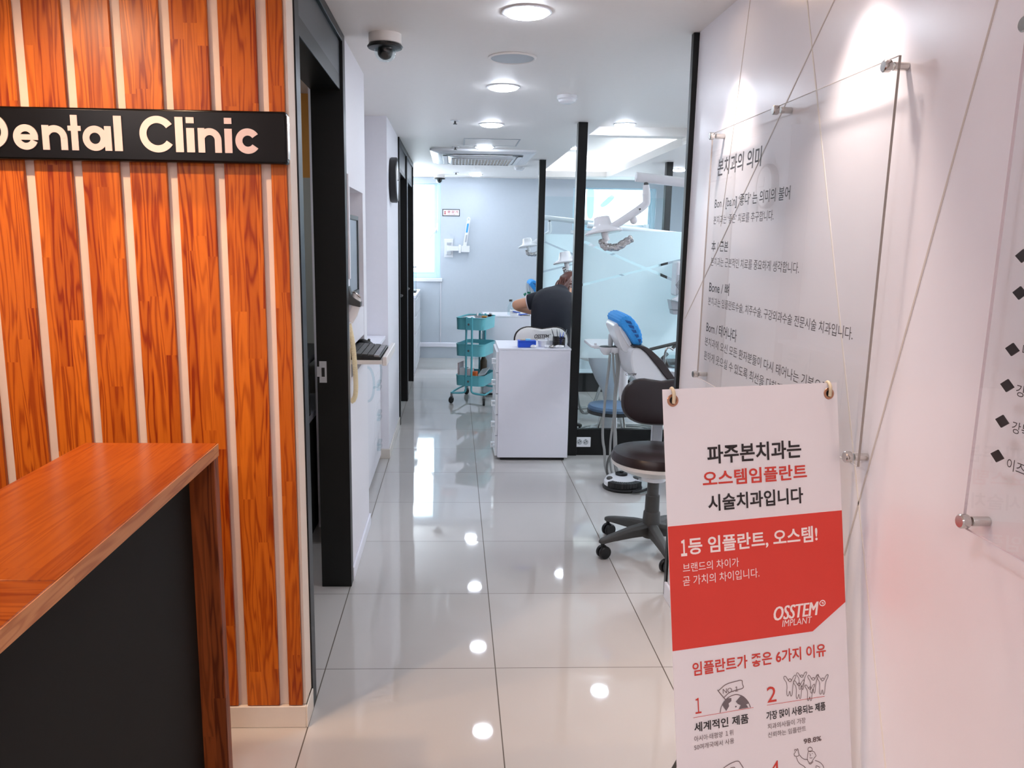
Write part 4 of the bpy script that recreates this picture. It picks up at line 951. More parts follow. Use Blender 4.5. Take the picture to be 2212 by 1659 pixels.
# things on the near cabinet
def at_cab(px, y): p = onY(y, px, 745); return p.x
t = thing('tissue_box', 'blue box standing on the near white cabinet', 'box', (.34, 2.75, HC))
a, b = onY(2.73, 1119, 750).x, onY(2.73, 1158, 750).x
MB().box(a, b, 2.73, 2.80, HC+.001, HC+.040).build('box_body', 'blue', t, .003); MB().box(a, b, 2.728, 2.802, HC+.0402, HC+.046).build('box_lid', 'blue', t, .001)
t = thing('sticky_pad', 'light blue pad lying on the blue box', 'pad', (a+.06, 2.76, HC+.046)); MB().box(a+.055, a+.085, 2.745, 2.78, HC+.0465, HC+.056).build('sheet_stack', 'cyan', t)
t = thing('wooden_spatula', 'pale wooden spatula lying on the blue box', 'spatula', (a+.03, 2.76, HC+.046)); MB().box(a+.018, a+.05, 2.75, 2.765, HC+.0465, HC+.054).build('blade', 'creamd', t, .002)
def cup(lab, x, y, r, h, mt='whitep', z=HC, nm='plastic_cup'):
    t = thing(nm, lab, 'cup', (x, y, z)); MB().lathe([(r*.8, .001), (r*.95, h*.9), (r*.88, h*.9), (r*.75, .006), (.002, .005)], (x, y, z)).build('cup_body', mt, t)
    MB().tube([Vector((x+r*math.cos(k*PI/10), y+r*math.sin(k*PI/10), z+h*.91)) for k in range(20)], r*.06, 6, True).build('cup_rim', mt, t)
cup('white plastic tub in front of the white stool back', onY(2.80, 1172, 745).x, 2.80, .036, .046)
cup('small white beaker between tub and black pen holder', onY(2.86, 1183, 745).x, 2.88, .020, .052)
cup('small grey beaker beside the black pen holder', onY(2.86, 1192, 745).x, 2.86, .018, .034, 'grey')
px_, py_ = onY(2.80, 1207, 745).x, 2.80
t = thing('pen_holder', 'black mesh pen holder on the near white cabinet', 'pen holder', (px_, py_, HC))
a = MB(); s_ = .036
a.box(px_-s_, px_+s_, py_-s_, py_+s_, HC+.001, HC+.004)
for k in range(5):
    z_ = HC+.004+k*.0135
    for q in ((px_-s_, px_+s_, py_-s_, py_-s_+.003), (px_-s_, px_+s_, py_+s_-.003, py_+s_), (px_-s_, px_-s_+.003, py_-s_, py_+s_), (px_+s_-.003, px_+s_, py_-s_, py_+s_)): a.box(*q, z_, z_+.009)
for q in ((-1, -1), (1, -1), (-1, 1), (1, 1)): a.box(px_+q[0]*s_-.002, px_+q[0]*s_+.002, py_+q[1]*s_-.002, py_+q[1]*s_+.002, HC+.001, HC+.068)
a.build('mesh_basket', 'black_soft', t)
for k, (dx, lean, ln2, mt, lb) in enumerate(((-.024, -.34, .125, 'dgrey', 'thin dark instrument leaning left out of the black pen holder'), (-.004, -.12, .115, 'dgrey', 'dark upright instrument in the black pen holder'), (.004, .02, .112, 'grey', 'grey upright instrument in the black pen holder'), (.014, .0, .095, 'blue', 'blue pen upright in the black pen holder'), (.022, .2, .10, 'blue', 'blue pen leaning right in the black pen holder'), (.026, .36, .12, 'grey', 'grey instrument leaning far right out of the black pen holder'))):
    b_ = Vector((px_+dx*.6, py_+(k % 3-1)*.012, HC+.006)); d_ = Vector((lean, .05, 1)).normalized()
    o = MB().tube([b_, b_+d_*ln2*.8, b_+d_*ln2], [.0028, .0028, .001], 8).build('dental_instrument' if mt != 'blue' else 'pen', mt); tag(o, lb, 'instrument' if mt != 'blue' else 'pen', 'instruments in the black pen holder')
for px, lb, w_, mt in ((1152, 'white tissue ball beside the blue box', .022, 'whitep'), (1181, 'white gauze ball in front of the white tub', .018, 'whitep'), (1192, 'silver crown box in front of the pen holder', .018, 'chrome'), (1208, 'folded white gauze heap in front of the pen holder', .034, 'whitep')):
    p = onY(2.725, px, 752); a = MB().ball((p.x, 2.722, HC+.010), w_, .016, .010, 14, 8)
    for i, v in enumerate(a.v): v.z += .003*math.sin(i*2.3); v.x += .002*math.sin(i*1.7)
    for v in a.v: v.z = max(v.z, HC+.0006)
    o = a.build('gauze_ball' if mt != 'chrome' else 'metal_dish', mt); tag(o, lb, 'gauze' if mt != 'chrome' else 'dish')
# things on the far cabinet
t = thing('glove_box', 'white small box on the far cabinet under the elbow', 'box', (.33, 5.1, HC)); a, b = onY(5.07, 1102, 680).x, onY(5.07, 1117, 680).x
MB().box(a, b, 5.06, 5.14, HC+.001, HC+.055).build('box_body', 'whitep', t, .003)
for k, (p0, p1, lb) in enumerate((((1108, 673), (1124, 676), 'upper blue toothbrush stick lying over the white box'), ((1120, 680), (1140, 678), 'lower blue stick lying on the far cabinet'))):
    q0, q1 = onY(5.055, *p0), onY(5.055, *p1); q0.z = max(q0.z, HC+.006); q1.z = max(q1.z, HC+.006)
    o = MB().tube([q0, q1], .0045, 8).build('blue_stick', 'blue'); tag(o, lb, 'stick')
o = MB().box(onY(5.06, 1122, 680).x, onY(5.06, 1146, 680).x, 5.07, 5.20, HC+.001, HC+.012).build('metal_tray', 'chrome', None, .003); tag(o, 'flat metal tray on the far cabinet before the navy shirt', 'tray')
t = thing('clear_bottle', 'clear plastic bottle on the far cabinet behind the elbow', 'bottle', (.30, 5.2, HC)); xb = onY(5.2, 1103, 665).x
MB().lathe([(.03, .001), (.032, .01), (.032, .09), (.014, .115), (.014, .13)], (xb, 5.2, HC)).build('body', 'clearplastic', t); MB().lathe([(.016, .1305), (.016, .15)], (xb, 5.2, HC)).build('cap', 'dgrey', t)

# ================================================================== TEAL TROLLEY
TX, TY, TR_ = .052, 4.82, math.radians(-19)
t = thing('trolley', 'teal three tier steel trolley beside the white cabinets', 'trolley', (TX, TY, 0), TR_, local=True)
def rr(hw, hd, r, z): return [Vector((x, y, z)) for x, y in rrect(-hw, hw, -hd, hd, r, 4)]
for zt_, zb in ((.800, .690), (.555, .445), (.262, .165)):
    hw, hd = .140, .200
    tr = MB().loft([rr(hw-.004, hd-.004, .05, zb), rr(hw, hd, .05, zt_), rr(hw-.003, hd-.003, .048, zt_), rr(hw-.007, hd-.007, .047, zb+.003)]).build('tray', 'teal', t)
    MB().tube(rr(hw+.001, hd+.001, .05, zt_), .004, 8, True).build('tray_rim', 'teald', tr)
    for s_ in (-1, 1):
        MB().box(-.030, .030, s_*(hd+.0235)-.0015, s_*(hd+.0235)+.0015, zb+.005, zt_-.004).build('clamp_plate', 'teald', tr)
        MB().cyl((0, s_*(hd+.0252), (zb+zt_)/2), (0, s_*(hd+.029), (zb+zt_)/2), .010, 14).build('bolt', 'chrome', tr)
for s_ in (-1, 1):
    for q in (-1, 1):
        p = smooth_pts([(q*.027, s_*.212, .812), (q*.027, s_*.212, .15), (q*.027, s_*.212, .118), (q*.05, s_*.214, .10), (q*.152, s_*.235, .098), (q*.168, s_*.225, .098), (q*.168, 0, .102)], 2)
        MB().tube(p, .0095, 10).build('upright_tube', 'teald', t)
        e = MB().cyl((q*.160, s_*.232, .066), (q*.160, s_*.232, .092), .010, 12)
        e.box(q*.160-.014, q*.160+.014, s_*.232-.012, s_*.232+.012, .045, .067); cst = e.build('caster', 'steel', t, .002)
        MB().lathe([(.012, -.011), (.030, -.010), (.032, -.006), (.032, .006), (.030, .010), (.012, .011)], (q*.160, s_*.232-.010, .0325), (1, .25*q, 0), 24).build('wheel', 'rubber', cst)
RT = Matrix.Translation((TX, TY, 0)) @ Matrix.Rotation(TR_, 4, 'Z')
def item(name, lab, cat, mb, mt, bev=0, group=None):
    for i, v in enumerate(mb.v): mb.v[i] = RT @ v
    o = mb.build(name, mt, None, bev); return tag(o, lab, cat, group)
item('printed_sheet', 'dark printed sheets lining the top tray of the teal trolley', 'paper', MB().box(-.125, .125, -.18, .18, .694, .7935), 'darkpaper')
item('printed_sheet', 'white leaflet on the dark sheets of the top tray', 'paper', MB().prism([(-.115, -.02, .794), (-.02, -.14, .794), (.02, -.09, .794), (-.05, .09, .794)], (0, 0, .002)), 'whitep')
item('bottle', 'small white bottle standing on the top tray of the trolley', 'bottle', MB().lathe([(.010, .001), (.010, .018), (.006, .024), (.006, .032)], (-.02, .10, .7935)), 'whitep')
item('marker', 'amber marker lying on the top tray of the trolley', 'marker', MB().box(.06, .105, -.02, .005, .794, .808), 'yellow', .003)
item('clip', 'black clip with white top at the far end of the top tray', 'clip', MB().box(.085, .12, .10, .13, .794, .812), 'black_soft', .003)
item('gauze_ball', 'white gauze lying on the black clip of the trolley', 'gauze', MB().ball((.108, .115, .822), .016, .014, .0095, 12, 8), 'whitep')
item('spatula', 'bent silver spatula on the top tray of the trolley', 'spatula', MB().tube([(.02, .0, .7985), (.05, .06, .80), (.045, .08, .803)], .0035, 8), 'chrome')
item('paper_pouch', 'white pouches lying in the middle tray of the trolley', 'pouch', MB().box(-.118, .0, -.165, .10, .449, .535), 'whitep', .004)
item('clear_bag', 'clear plastic bag in the middle tray of the trolley', 'bag', MB().box(.01, .115, -.16, .05, .449, .53), 'clearplastic', .01)
item('carton', 'white carton with black print standing in the bottom tray', 'carton', MB().box(-.105, -.045, -.175, -.09, .169, .330), 'whitep', .002)
item('carton', 'narrow white carton at the left of the bottom tray', 'carton', MB().box(-.126, -.112, -.165, -.02, .169, .375), 'pink', .002)
item('carton', 'pale carton between the two front tubes of the trolley', 'carton', MB().box(-.035, .012, -.17, -.09, .169, .325), 'pink', .002)
item('carton', 'orange carton standing in the bottom tray of the trolley', 'carton', MB().box(.022, .062, -.182, -.12, .169, .300), 'orange', .002)
item('dark_bottle', 'dark brown bottle at the back of the bottom tray', 'bottle', MB().lathe([(.032, .001), (.034, .01), (.034, .20), (.016, .24), (.016, .27)], (.055, .08, .169)), 'amber')
item('clear_bag', 'clear bag leaning beside the dark bottle in the bottom tray', 'bag', MB().prism([(-.03, .0, .17), (.02, .0, .17), (.025, .03, .42), (-.02, .03, .44)], (0, .05, 0)), 'clearplastic', .006)
item('paper_pouch', 'grey white folded pouches on the right of the bottom tray', 'pouch', MB().prism([(.07, -.15, .25), (.125, -.10, .262), (.125, .06, .30), (.065, .0, .285)], (0, 0, .018)), 'grey', .003)
item('pencil_case', 'dark pouch beside the orange carton in the bottom tray', 'pouch', MB().box(.068, .122, -.17, -.06, .169, .245), 'dgrey', .012)

# ================================================================== DENTAL CHAIRS
def dental_chair():
    t = thing('dental_chair', 'near reclined dental chair with white shell and blue covered headrest', 'dental chair', (1.1, 2.1, 0), 0, 'reclined dental chairs')
    ya, yb = 1.90, 2.32
    Q = lambda px, py, y=ya: onY(y, 1230+px/5.528, 660+py/5.53)
    def sheet(pts, d0, d1, nm, mt, par=t, bev=.012, sm=1):
        P = smooth_pts([Q(*p, ya+d0) for p in pts], sm, True)
        return MB().prism(P, (0, d1-d0, 0)).build(nm, mt, par, bev, seg=3)
    sh = sheet([(735, 545), (770, 505), (830, 500), (905, 550), (985, 645), (1065, 745), (1130, 840), (1240, 960), (1260, 1010), (900, 960), (800, 890), (760, 800), (738, 680)], 0, .42, 'backrest_shell', 'whitep')
    sheet([(755, 497), (790, 478), (880, 484), (955, 512), (1045, 592), (1135, 682), (1220, 812), (1330, 960), (1265, 985), (1135, 835), (1068, 740), (988, 640), (908, 545), (832, 497), (772, 500)], -.015, .435, 'backrest_pad', 'brown')
    sb = (Q(1000, 905)+Q(1180, 955))/2
    MB().box(1.18, 2.25, ya+.02, yb-.02, .40, .47).build('seat_shell', 'whitep', t, .03)
    MB().box(1.19, 2.30, ya, yb, .4705, .54).build('seat_pad', 'brown', t, .03, seg=4)
    MB().loft([[Vector((x, y, z)) for x, y in rrect(1.35-i, 1.95+i, 1.98-i, 2.24+i, .1)] for i, z in ((.10, .0), (.10, .05), (.0, .10), (-.03, .25), (.02, .399))]).build('base', 'whitep', t)
    # headrest: bracket, cushion, blue elastic cover
    br = sheet([(522, 262), (545, 215), (575, 205), (610, 235), (640, 330), (755, 520), (735, 560), (650, 565), (600, 450), (545, 320)], .10, .34, 'headrest_bracket', 'whitep')
    sheet([(605, 262), (625, 250), (760, 480), (735, 500), (705, 480), (620, 330)], .06, .38, 'headrest_shell', 'whitep')
    hd = sheet([(640, 262), (605, 190), (660, 140), (720, 150), (800, 230), (845, 320), (860, 400), (850, 455), (780, 460), (720, 370)], .055, .385, 'headrest_cushion', 'greyd', bev=.03)
    cv = MB(); P = smooth_pts([Q(*p, ya+.06) for p in ((615, 265), (572, 190), (600, 135), (665, 105), (725, 120), (800, 200), (855, 310), (868, 400), (868, 470), (790, 478), (755, 465), (690, 350))], 3, True)
    c_ = sum(P, Vector())/len(P); rings = []
    for dy, k in ((.03, .80), (.035, .93), (.06, 1.0), (.22, 1.03), (.38, 1.0), (.405, .93), (.41, .80)):
        r_ = []
        for i, p in enumerate(P):
            w_ = 1+.022*math.sin(i*1.35)*(1 if dy < .1 or dy > .35 else .4)
            r_.append(c_+(p-c_)*k*w_+Vector((0, dy-.06, 0)))
        rings.append(r_)
    cv.loft(rings); cv.build('headrest_cover', 'nonwoven', hd)
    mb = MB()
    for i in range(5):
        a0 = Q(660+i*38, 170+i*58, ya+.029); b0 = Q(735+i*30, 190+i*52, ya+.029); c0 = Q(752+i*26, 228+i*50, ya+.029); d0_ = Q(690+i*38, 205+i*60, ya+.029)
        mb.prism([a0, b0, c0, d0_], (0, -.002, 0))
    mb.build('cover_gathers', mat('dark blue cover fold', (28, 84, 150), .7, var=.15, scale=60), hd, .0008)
    lp = Plane(Q(740, 830, ya-.0004), (1, 0, 0), (0, 0, 1)); a = lp.uv(1230+735/5.528, 660+835/5.53); b = lp.uv(1230+800/5.528, 660+800/5.53)
    text_uv(lp, 'OSSTEM', a[0]-.03, a[1], b[0], b[1]-.004, 'textb', sh, fat=.0006, shear=.25, name='logo_lettering', n=.002)
    return t
ch1 = dental_chair()
ch2 = dup(ch1, (1.12, 4.10, 0), label='middle dental chair behind the frosted glass, beside the bending person')
ch3 = dup(ch1, (.97, 6.21, 0), label='farthest dental chair with only its blue headrest showing past the post')

def delivery_unit():
    t = thing('instrument_unit', 'white dental instrument table with hanging grey hoses, front bay', 'dental unit', (.9, 2.4, 0), 0, 'dental instrument tables')
    y = 2.42
    Q = lambda px, py, yy=y: onY(yy, 1230+px/5.528, 660+py/5.53)
    c = Q(480, 468)
    MB().loft([[Vector((x, yy, z)) for x, yy in rrect(c.x-.13, c.x+.16, y-.1, y+.26, .05)] for z in (c.z-.012, c.z+.006)]).build('table_top', 'whitep', t, .003)
    MB().cyl(Q(312, 448, y-.08), Q(312, 515, y-.08), .009).build('table_handle', 'whitep', t)
    for k, px in enumerate((440, 545)):
        q = Q(px, 492, y-.14); MB().lathe([(.016, -.050), (.030, -.035), (.045, -.006), (.044, 0), (.030, .001)], q, n=28).build('holder', 'whitep', t)
        MB().lathe([(.043, .0012), (.036, .004), (.002, .004)], q, n=28).build('holder_mat', 'black_soft', t)
    for k, (a, b, r_, mt) in enumerate((((488, 500), (495, 345), .016, 'grey'), ((558, 490), (535, 350), .010, 'greyd'))):
        A, B = Q(*a, y-.15), Q(*b, y-.15); MB().tube([A, A.lerp(B, .5), B, B+Vector((.001, 0, .006))], [r_*.85, r_, r_*.9, r_*.5], 14).build('handpiece', mt, t)
    for pts, r_ in (([(485, 580), (470, 760), (440, 980), (415, 1250), (395, 1480), (400, 1640), (420, 1720)], .0085), ([(560, 560), (575, 760), (545, 1000), (530, 1300), (540, 1640)], .009), ([(600, 570), (590, 800), (560, 1050), (520, 1400), (485, 1640)], .007), ([(520, 560), (530, 800), (560, 1050), (545, 1400), (560, 1600)], .0065)):
        hp = [Q(*p, y-.16) for p in pts]; hp = [p for p in hp if p.z > .16]; e_ = hp[-1]; hp += [Vector((e_.x+.005, e_.y-.01, .07)), Vector((e_.x+.04, e_.y-.03, r_+.002)), Vector((e_.x+.10, e_.y-.02, r_+.001)), Vector((e_.x+.22, e_.y+.06, r_+.001))]
        MB().tube(smooth_pts(hp, 2), r_, 8).build('hose', 'hose', t)
    p0 = Q(655, 570); MB().tube(smooth_pts([Vector((p0.x, y, c.z-.013)), Vector((p0.x, y, .55)), Vector((p0.x+.02, y, .47)), Vector((p0.x+.2, y, .43)), Vector((p0.x+.62, y, .42))], 2), .030, 14).build('support_arm', 'whitep', t)
    MB().lathe([(.036, 0), (.036, .05)], (p0.x, y, c.z-.075)).build('arm_collar', 'greyd', t)
    MB().loft([[Vector((x, yy, z)) for x, yy in rrect(p0.x+.58-i, p0.x+.90+i, y-.04, y+.30, .06)] for i, z in ((0, 0), (.02, .06), (0, .42), (-.04, .50))]).build('unit_body', 'whitep', t, .01)
    return t
du1 = delivery_unit()
dup(du1, (.93, 4.55, 0), label='second dental instrument table standing behind the frosted glass')
# white cloth tools by the farthest chair
t = thing('suction_holder', 'white suction holder with green tips beside the farthest headrest', 'suction holder', onY(6.1, 1146, 640))
Q3 = lambda px, py: onY(6.1, 1080+px/7.54, 560+py/7.54)
MB().prism([Q3(455, 420), Q3(520, 430), Q3(575, 510), Q3(575, 545), Q3(440, 560)], (0, .08, 0)).build('holder_body', 'whitep', t, .01)
for a, b, r_, mt in (((430, 545), (432, 390), .011, 'whitep'), ((470, 530), (455, 400), .012, 'whitep'), ((390, 585), (430, 560), .016, 'green'), ((470, 560), (472, 530), .02, 'green')):
    MB().tube([Q3(*a), Q3(*b)], r_, 10).build('suction_tip', mt, t)
pz = Q3(480, 590); MB().tube([Vector((pz.x, 6.14, 0)), Vector((pz.x, 6.14, pz.z+.03))], .02, 10).build('pole', 'whitep', t)

# ================================================================== FOOT PEDAL
pc = Vector((.895, 2.085, 0))
t = thing('foot_pedal', 'white and black dental foot pedal on the tiles below the stool', 'foot pedal', pc)
R = .118
MB().lathe([(R*1.02, .001), (R*1.04, .012), (R*.98, .022), (R*.9, .024)], pc, n=36).build('base_plate', 'black_soft', t)
a = MB(); a.loft([[pc+Vector((R*k*math.cos(q*2*PI/36), R*k*math.sin(q*2*PI/36)+dy, z)) for q in range(36)] for k, z, dy in ((.97, .0245, 0), (.95, .045, .006), (.80, .062, .02), (.5, .072, .035), (.05, .074, .04))]); a.build('housing', 'whitep', t)
a = MB()
for k in range(14):
    b0, b1 = PI*1.18+PI*.64*k/14, PI*1.18+PI*.64*(k+1)/14
    a.prism([pc+Vector((r_*math.cos(b), r_*math.sin(b), .026)) for r_, b in ((R*1.06, b0), (R*1.06, b1), (R*.62, b1), (R*.62, b0))], (0, 0, .034))
a.build('treadle', 'black_soft', t, .003)
MB().lathe([(.036, .066), (.038, .082), (.030, .088), (.013, .088), (.013, .096), (.002, .097)], pc+Vector((0, .035, 0)), n=28).build('dial', 'black_soft', t)
for s_ in (-1, 1): MB().ball(pc+Vector((s_*.078, .0, .058)), .022, .030, .014).build('button', 'dgrey', t)
MB().tube(smooth_pts([pc+Vector(p) for p in ((.03, -.135, .016), (.07, -.13, .016), (.12, -.09, .012), (.17, -.03, .012))], 2), .009, 8).build('cable', 'black_soft', t)
MB().tube(smooth_pts([pc+Vector(p) for p in ((-.07, .07, .03), (-.085, .10, .10), (-.05, .16, .17), (.02, .22, .16), (.06, .28, .10))], 2), .008, 8).build('cord', 'dgrey', t)

# ================================================================== OPERATING LIGHTS
def op_light(lab, off):
    t = thing('operating_light', lab, 'operating light', Vector((.8, 2.0, 1.55))+off, 0, 'dental operating lights')
    y = 2.0+off.y
    Q = lambda px, py, yy=2.0+off.y: onY(yy-off.y, 1220+px/4.74, 330+py/4.74)+off
    # post and horizontal arm
    A, B = Q(735, 248), Q(1265, 310); d = (B-A).normalized(); E_ = A+d*.9; E2 = Vector((2.05, y+.48, E_.z-.02))
    MB().tube(smooth_pts([A-d*.004, A, A+d*.45, E_, E2], 2), .027, 18).build('boom', 'whitep', t)
    MB().tube([Vector((E2.x, E2.y, 0)), Vector((E2.x, E2.y, E2.z+.06))], .032, 18).build('post', 'whitep', t)
    MB().tube([Q(832, 290), Q(833, 335)], .013, 14).build('pivot', 'greyd', t)
    MB().tube([Q(833, 330), Q(836, 420), Q(836, 430)], [.017, .023, .023], 18).build('joint_sleeve', 'whitep', t)
    MB().tube(smooth_pts([Q(836, 430), Q(838, 490), Q(835, 515), Q(815, 540), Q(755, 585)], 2), .0225, 16).build('elbow', 'whitep', t)
    MB().tube([Q(752, 588), Q(600, 690), Q(420, 800)], [.0225, .022, .021], 16).build('spring_arm', 'whitep', t)
    MB().cyl(Q(770, 577, y-.0215), Q(770, 577, y-.0235), .005, 12).build('screw', 'dgrey', t)
    k = Q(705, 690); MB().ball(k, .022, .018, .024).build('knob', 'whitep', t)
    # lamp head
    hq = Q(395, 820); n_ = Vector((.15, -.12, -1)).normalized()
    u = Vector((1, 0, .20)).normalized(); v = n_.cross(u).normalized(); u = v.cross(n_)
    c = Q(398, 812, y+.03)
    rings = []
    for ru, rv, h in ((.036, .036, .088), (.046, .046, .084), (.052, .05, .045), (.066, .06, .024), (.092, .08, .014), (.108, .09, .004), (.109, .09, -.002), (.104, .086, -.008)):
        rings.append([c-n_*h+u*ru*math.cos(q*PI/18)+v*rv*math.sin(q*PI/18) for q in range(36)])
    hd = MB().loft(rings).build('lamp_head', 'whitep', t)
    MB().loft([[c-n_*h+u*ru*math.cos(q*PI/18)+v*rv*math.sin(q*PI/18) for q in range(36)] for ru, rv, h in ((.094, .076, -.0085), (.05, .04, -.011))]).build('reflector', 'chrome', hd)
    MB().tube(smooth_pts([Q(420, 800), Q(405, 820), Q(420, 880), Q(430, 905)], 2), [.021]*20 if False else .019, 14).build('yoke', 'whitep', t)
    g = smooth_pts([Q(375, 885), Q(390, 930), Q(420, 965), Q(480, 975), Q(560, 955), Q(640, 905), Q(690, 870)], 2)
    hb = MB(); rad = [.016+.006*min(1, i/6)+.0025*math.sin(i*2.1) for i in range(len(g))]; rad[-1] = .012
    hb.tube(g, rad, 12)
    for i, p in enumerate(hb.v): p.x += .0022*math.sin(i*3.7); p.z += .0022*math.sin(i*5.3); p.y += .0022*math.cos(i*4.1)
    hb.build('handle', 'foil', t)
    MB().ball(Q(405, 930), .022, .02, .026).build('handle_mount', 'whitep', t)
    return t
op_light('near white dental operating light on its jointed arm', Vector((0, 0, 0)))
h0 = onY(2.0, 1304, 503); p2_ = onY(4.05, 1222, 568); p3_ = onY(6.1, 1140, 533)
op_light('second operating light half hidden by the near black post', Vector((p2_.x-h0.x, 2.05, p2_.z-h0.z)))
op_light('farthest operating light left of the far black post', Vector((p3_.x-h0.x, 4.1, p3_.z-h0.z)))

# paper towel dispenser on the near glass, patterned front
t = thing('towel_dispenser', 'white paper towel dispenser with striped diamond emblem on the near glass', 'towel dispenser', onY(2.83, 1468, 620))
Q = lambda px, py, yy=2.80: onY(yy, 1220+px/6.914, 560+py/6.914)
a, b = Q(1630, 25), Q(1620, 540); x1_ = a.x+.25
MB().box(a.x, x1_, 2.72, 2.8485, b.z+.0, a.z).build('cover', 'whitep', t, .015, seg=3)
MB().box(a.x+.004, x1_-.004, 2.715, 2.7195, b.z+.01, Q(1640, 225).z).build('window', 'grey', t, .004)
dp = Plane(Q(1740, 385, 2.7145), (1, 0, 0), (0, 0, 1)); mb = MB()
for k in range(4):
    s_ = .010+.009*k; ribbon(mb, dp, [(-s_, 0), (0, s_*1.4), (s_, 0), (0, -s_*1.4)], .0035, .0004, True)
mb.build('diamond_emblem', 'black_soft', t)
mb = MB(); pz_ = [Q(*p, 2.71) for p in ((1575, 600), (1660, 550), (1745, 470), (1900, 470), (1900, 640), (1735, 645))]; mb.prism(pz_, (0, -.05, 0)); mb.build('paper_towel', 'whitep', t, .006)
pz_ = [Q(*p, 2.715) for p in ((1580, 605), (1730, 650), (1900, 645), (1900, 760), (1605, 755))]; MB().prism(pz_, (0, .09, 0)).build('tray', 'grey', t, .004)
pz_ = [Q(*p, 2.72) for p in ((1605, 760), (1900, 765), (1900, 830), (1615, 825))]; MB().prism(pz_, (0, .08, 0)).build('drip_tray', 'grey', t, .004)
# dark jointed monitor arm and clear basin at the right edge of the near bay
t = thing('monitor_stand', 'dark jointed monitor stand behind the near dental chair', 'monitor stand', (1.3, 2.55, .9))
Q = lambda px, py, yy=2.6: onY(yy, 1230+px/5.528, 660+py/5.53)
for a, b in (((960, 525), (1295, 445)), ((1295, 450), (1220, 520)), ((1175, 570), (1100, 640))): MB().tube([Q(*a), Q(*b)], .011, 10).build('arm_link', 'dgrey', t)
A = Q(1295, 450); MB().tube([A, Vector((A.x+.15, 2.6, A.z-.05)), Vector((A.x+.15, 2.6, 0))], .014, 10).build('post', 'dgrey', t)
t = thing('cuspidor', 'clear glass cuspidor bowl on a white column behind the near chair', 'cuspidor', Q(1290, 600))
c_ = Q(1290, 640, 2.45); MB().lathe([(.03, -.07), (.05, -.05), (.075, .0), (.08, .035), (.076, .035), (.07, .0), (.045, -.045), (.002, -.05)], c_, n=28).build('bowl', 'clearplastic', t)
MB().lathe([(.09, 0), (.09, .04), (.06, .06), (.05, c_.z-.12), (.07, c_.z-.075)], (c_.x, c_.y, 0), n=24).build('column', 'whitep', t)
MB().tube(smooth_pts([c_+Vector(p) for p in ((-.085, .0, -.06), (-.085, 0, .06), (-.06, 0, .08), (-.03, 0, .06))], 2), .007, 8).build('spout', 'chrome', t)
t = thing('water_unit', 'grey rounded water unit seen through the clear foot of the near glass', 'dental unit', (1.0, 3.4, 0))
wq = onY(3.4, 1322, 800)
MB().lathe([(.13, 0), (.13, .02), (.06, .05), (.05, .26), (.07, .36), (.13, .46), (.18, .58), (.19, .66), (.17, .68), (.002, .68)], (wq.x, 3.4, 0), n=32).build('body', 'whitep', t)
MB().lathe([(.10, .681), (.12, .70), (.115, .70), (.08, .684)], (wq.x, 3.4, 0), n=32).build('bowl_rim', 'whitep', t)
# low blue grey stool and cables seen through the clear foot of the glass
bs = onY(3.12, 1322, 878); fz = bs.z-.03
t = thing('footstool', 'low round blue topped stool seen through the clear foot of the glass', 'stool', (bs.x, bs.y, 0))
bx, by = bs.x, bs.y
MB().lathe([(.15, .0), (.175, .01), (.18, .028), (.17, .045), (.1, .05), (.002, .05)], (bx, by, fz), n=36).build('seat', mat('slate blue vinyl', (92, 118, 150), .4, var=.05), t)
MB().lathe([(.182, fz-.015), (.184, fz+.008)], (bx, by, 0), n=36).build('rim', 'black_soft', t)
for k in range(4):
    a = k*PI/2+.5; MB().tube([(bx+.1*math.cos(a), by+.1*math.sin(a), fz-.015), (bx+.16*math.cos(a), by+.16*math.sin(a), .006)], .010, 10).build('leg', 'chrome', t)
mb = MB()
for k, (r0, z, ph) in enumerate(((.26, .02, 0), (.29, .012, .4), (.24, .035, .8))):
    cx_, cy_ = 1.14+.03*k, 3.50
    o = MB().tube([Vector((cx_+r0*math.cos(a)*1.1, cy_+r0*.8*math.sin(a), z+.006*math.sin(3*a+ph))) for a in [q*2*PI/40 for q in range(40)]], .008, 8, True).build('cable_loop', 'hose'); tag(o, ('outer', 'middle', 'inner')[(1, 0, 2)[k]]+' grey cable loop lying on the floor behind the glass', 'cable', 'grey cables behind the glass')
for k, pts in enumerate((((.80, 3.36, .36), (.84, 3.40, .16), (.94, 3.5, .20), (1.02, 3.6, .36)), ((.80, 3.40, .30), (.88, 3.45, .14), (.98, 3.55, .22), (1.04, 3.62, .40)))):
    o = MB().tube(smooth_pts(pts, 3), .008, 8).build('hanging_cable', 'hose'); tag(o, ('upper', 'lower')[k]+' grey hanging cable behind the glass beside the near post', 'cable', 'grey cables behind the glass')

# ================================================================== THE BENDING PERSON
def skin(name, nodes, edges, mt, parent, subd=2, root=0):
    me = bpy.data.meshes.new(name); inv = frame_inv(parent)
    me.from_pydata([inv @ Vector(n[0]) for n in nodes], edges, []); me.materials.append(M[mt])
    o = bpy.data.objects.new(name, me); COL.objects.link(o); o.parent = parent
    s = o.modifiers.new('skin', 'SKIN'); s.use_smooth_shade = True; s.branch_smoothing = .6
    for i, n in enumerate(nodes):
        r = n[1] if isinstance(n[1], tuple) else (n[1], n[1]); me.skin_vertices[0].data[i].radius = r
        me.skin_vertices[0].data[i].use_root = (i == root)
    q = o.modifiers.new('subd', 'SUBSURF'); q.levels = subd; q.render_levels = subd
    return o
Y_ = lambda px, py, y: onY(y, px, py)
pelvis = Vector((.585, 3.47, .60)); waist = Vector((.60, 3.50, .74)); mid = Y_(1196, 672, 3.57); chest = Y_(1200, 650, 3.66)
neck = Y_(1212, 632, 3.78); headb = Y_(1223, 628, 3.86); head = Y_(1233, 620, 3.93); crown = Y_(1240, 617, 3.99)
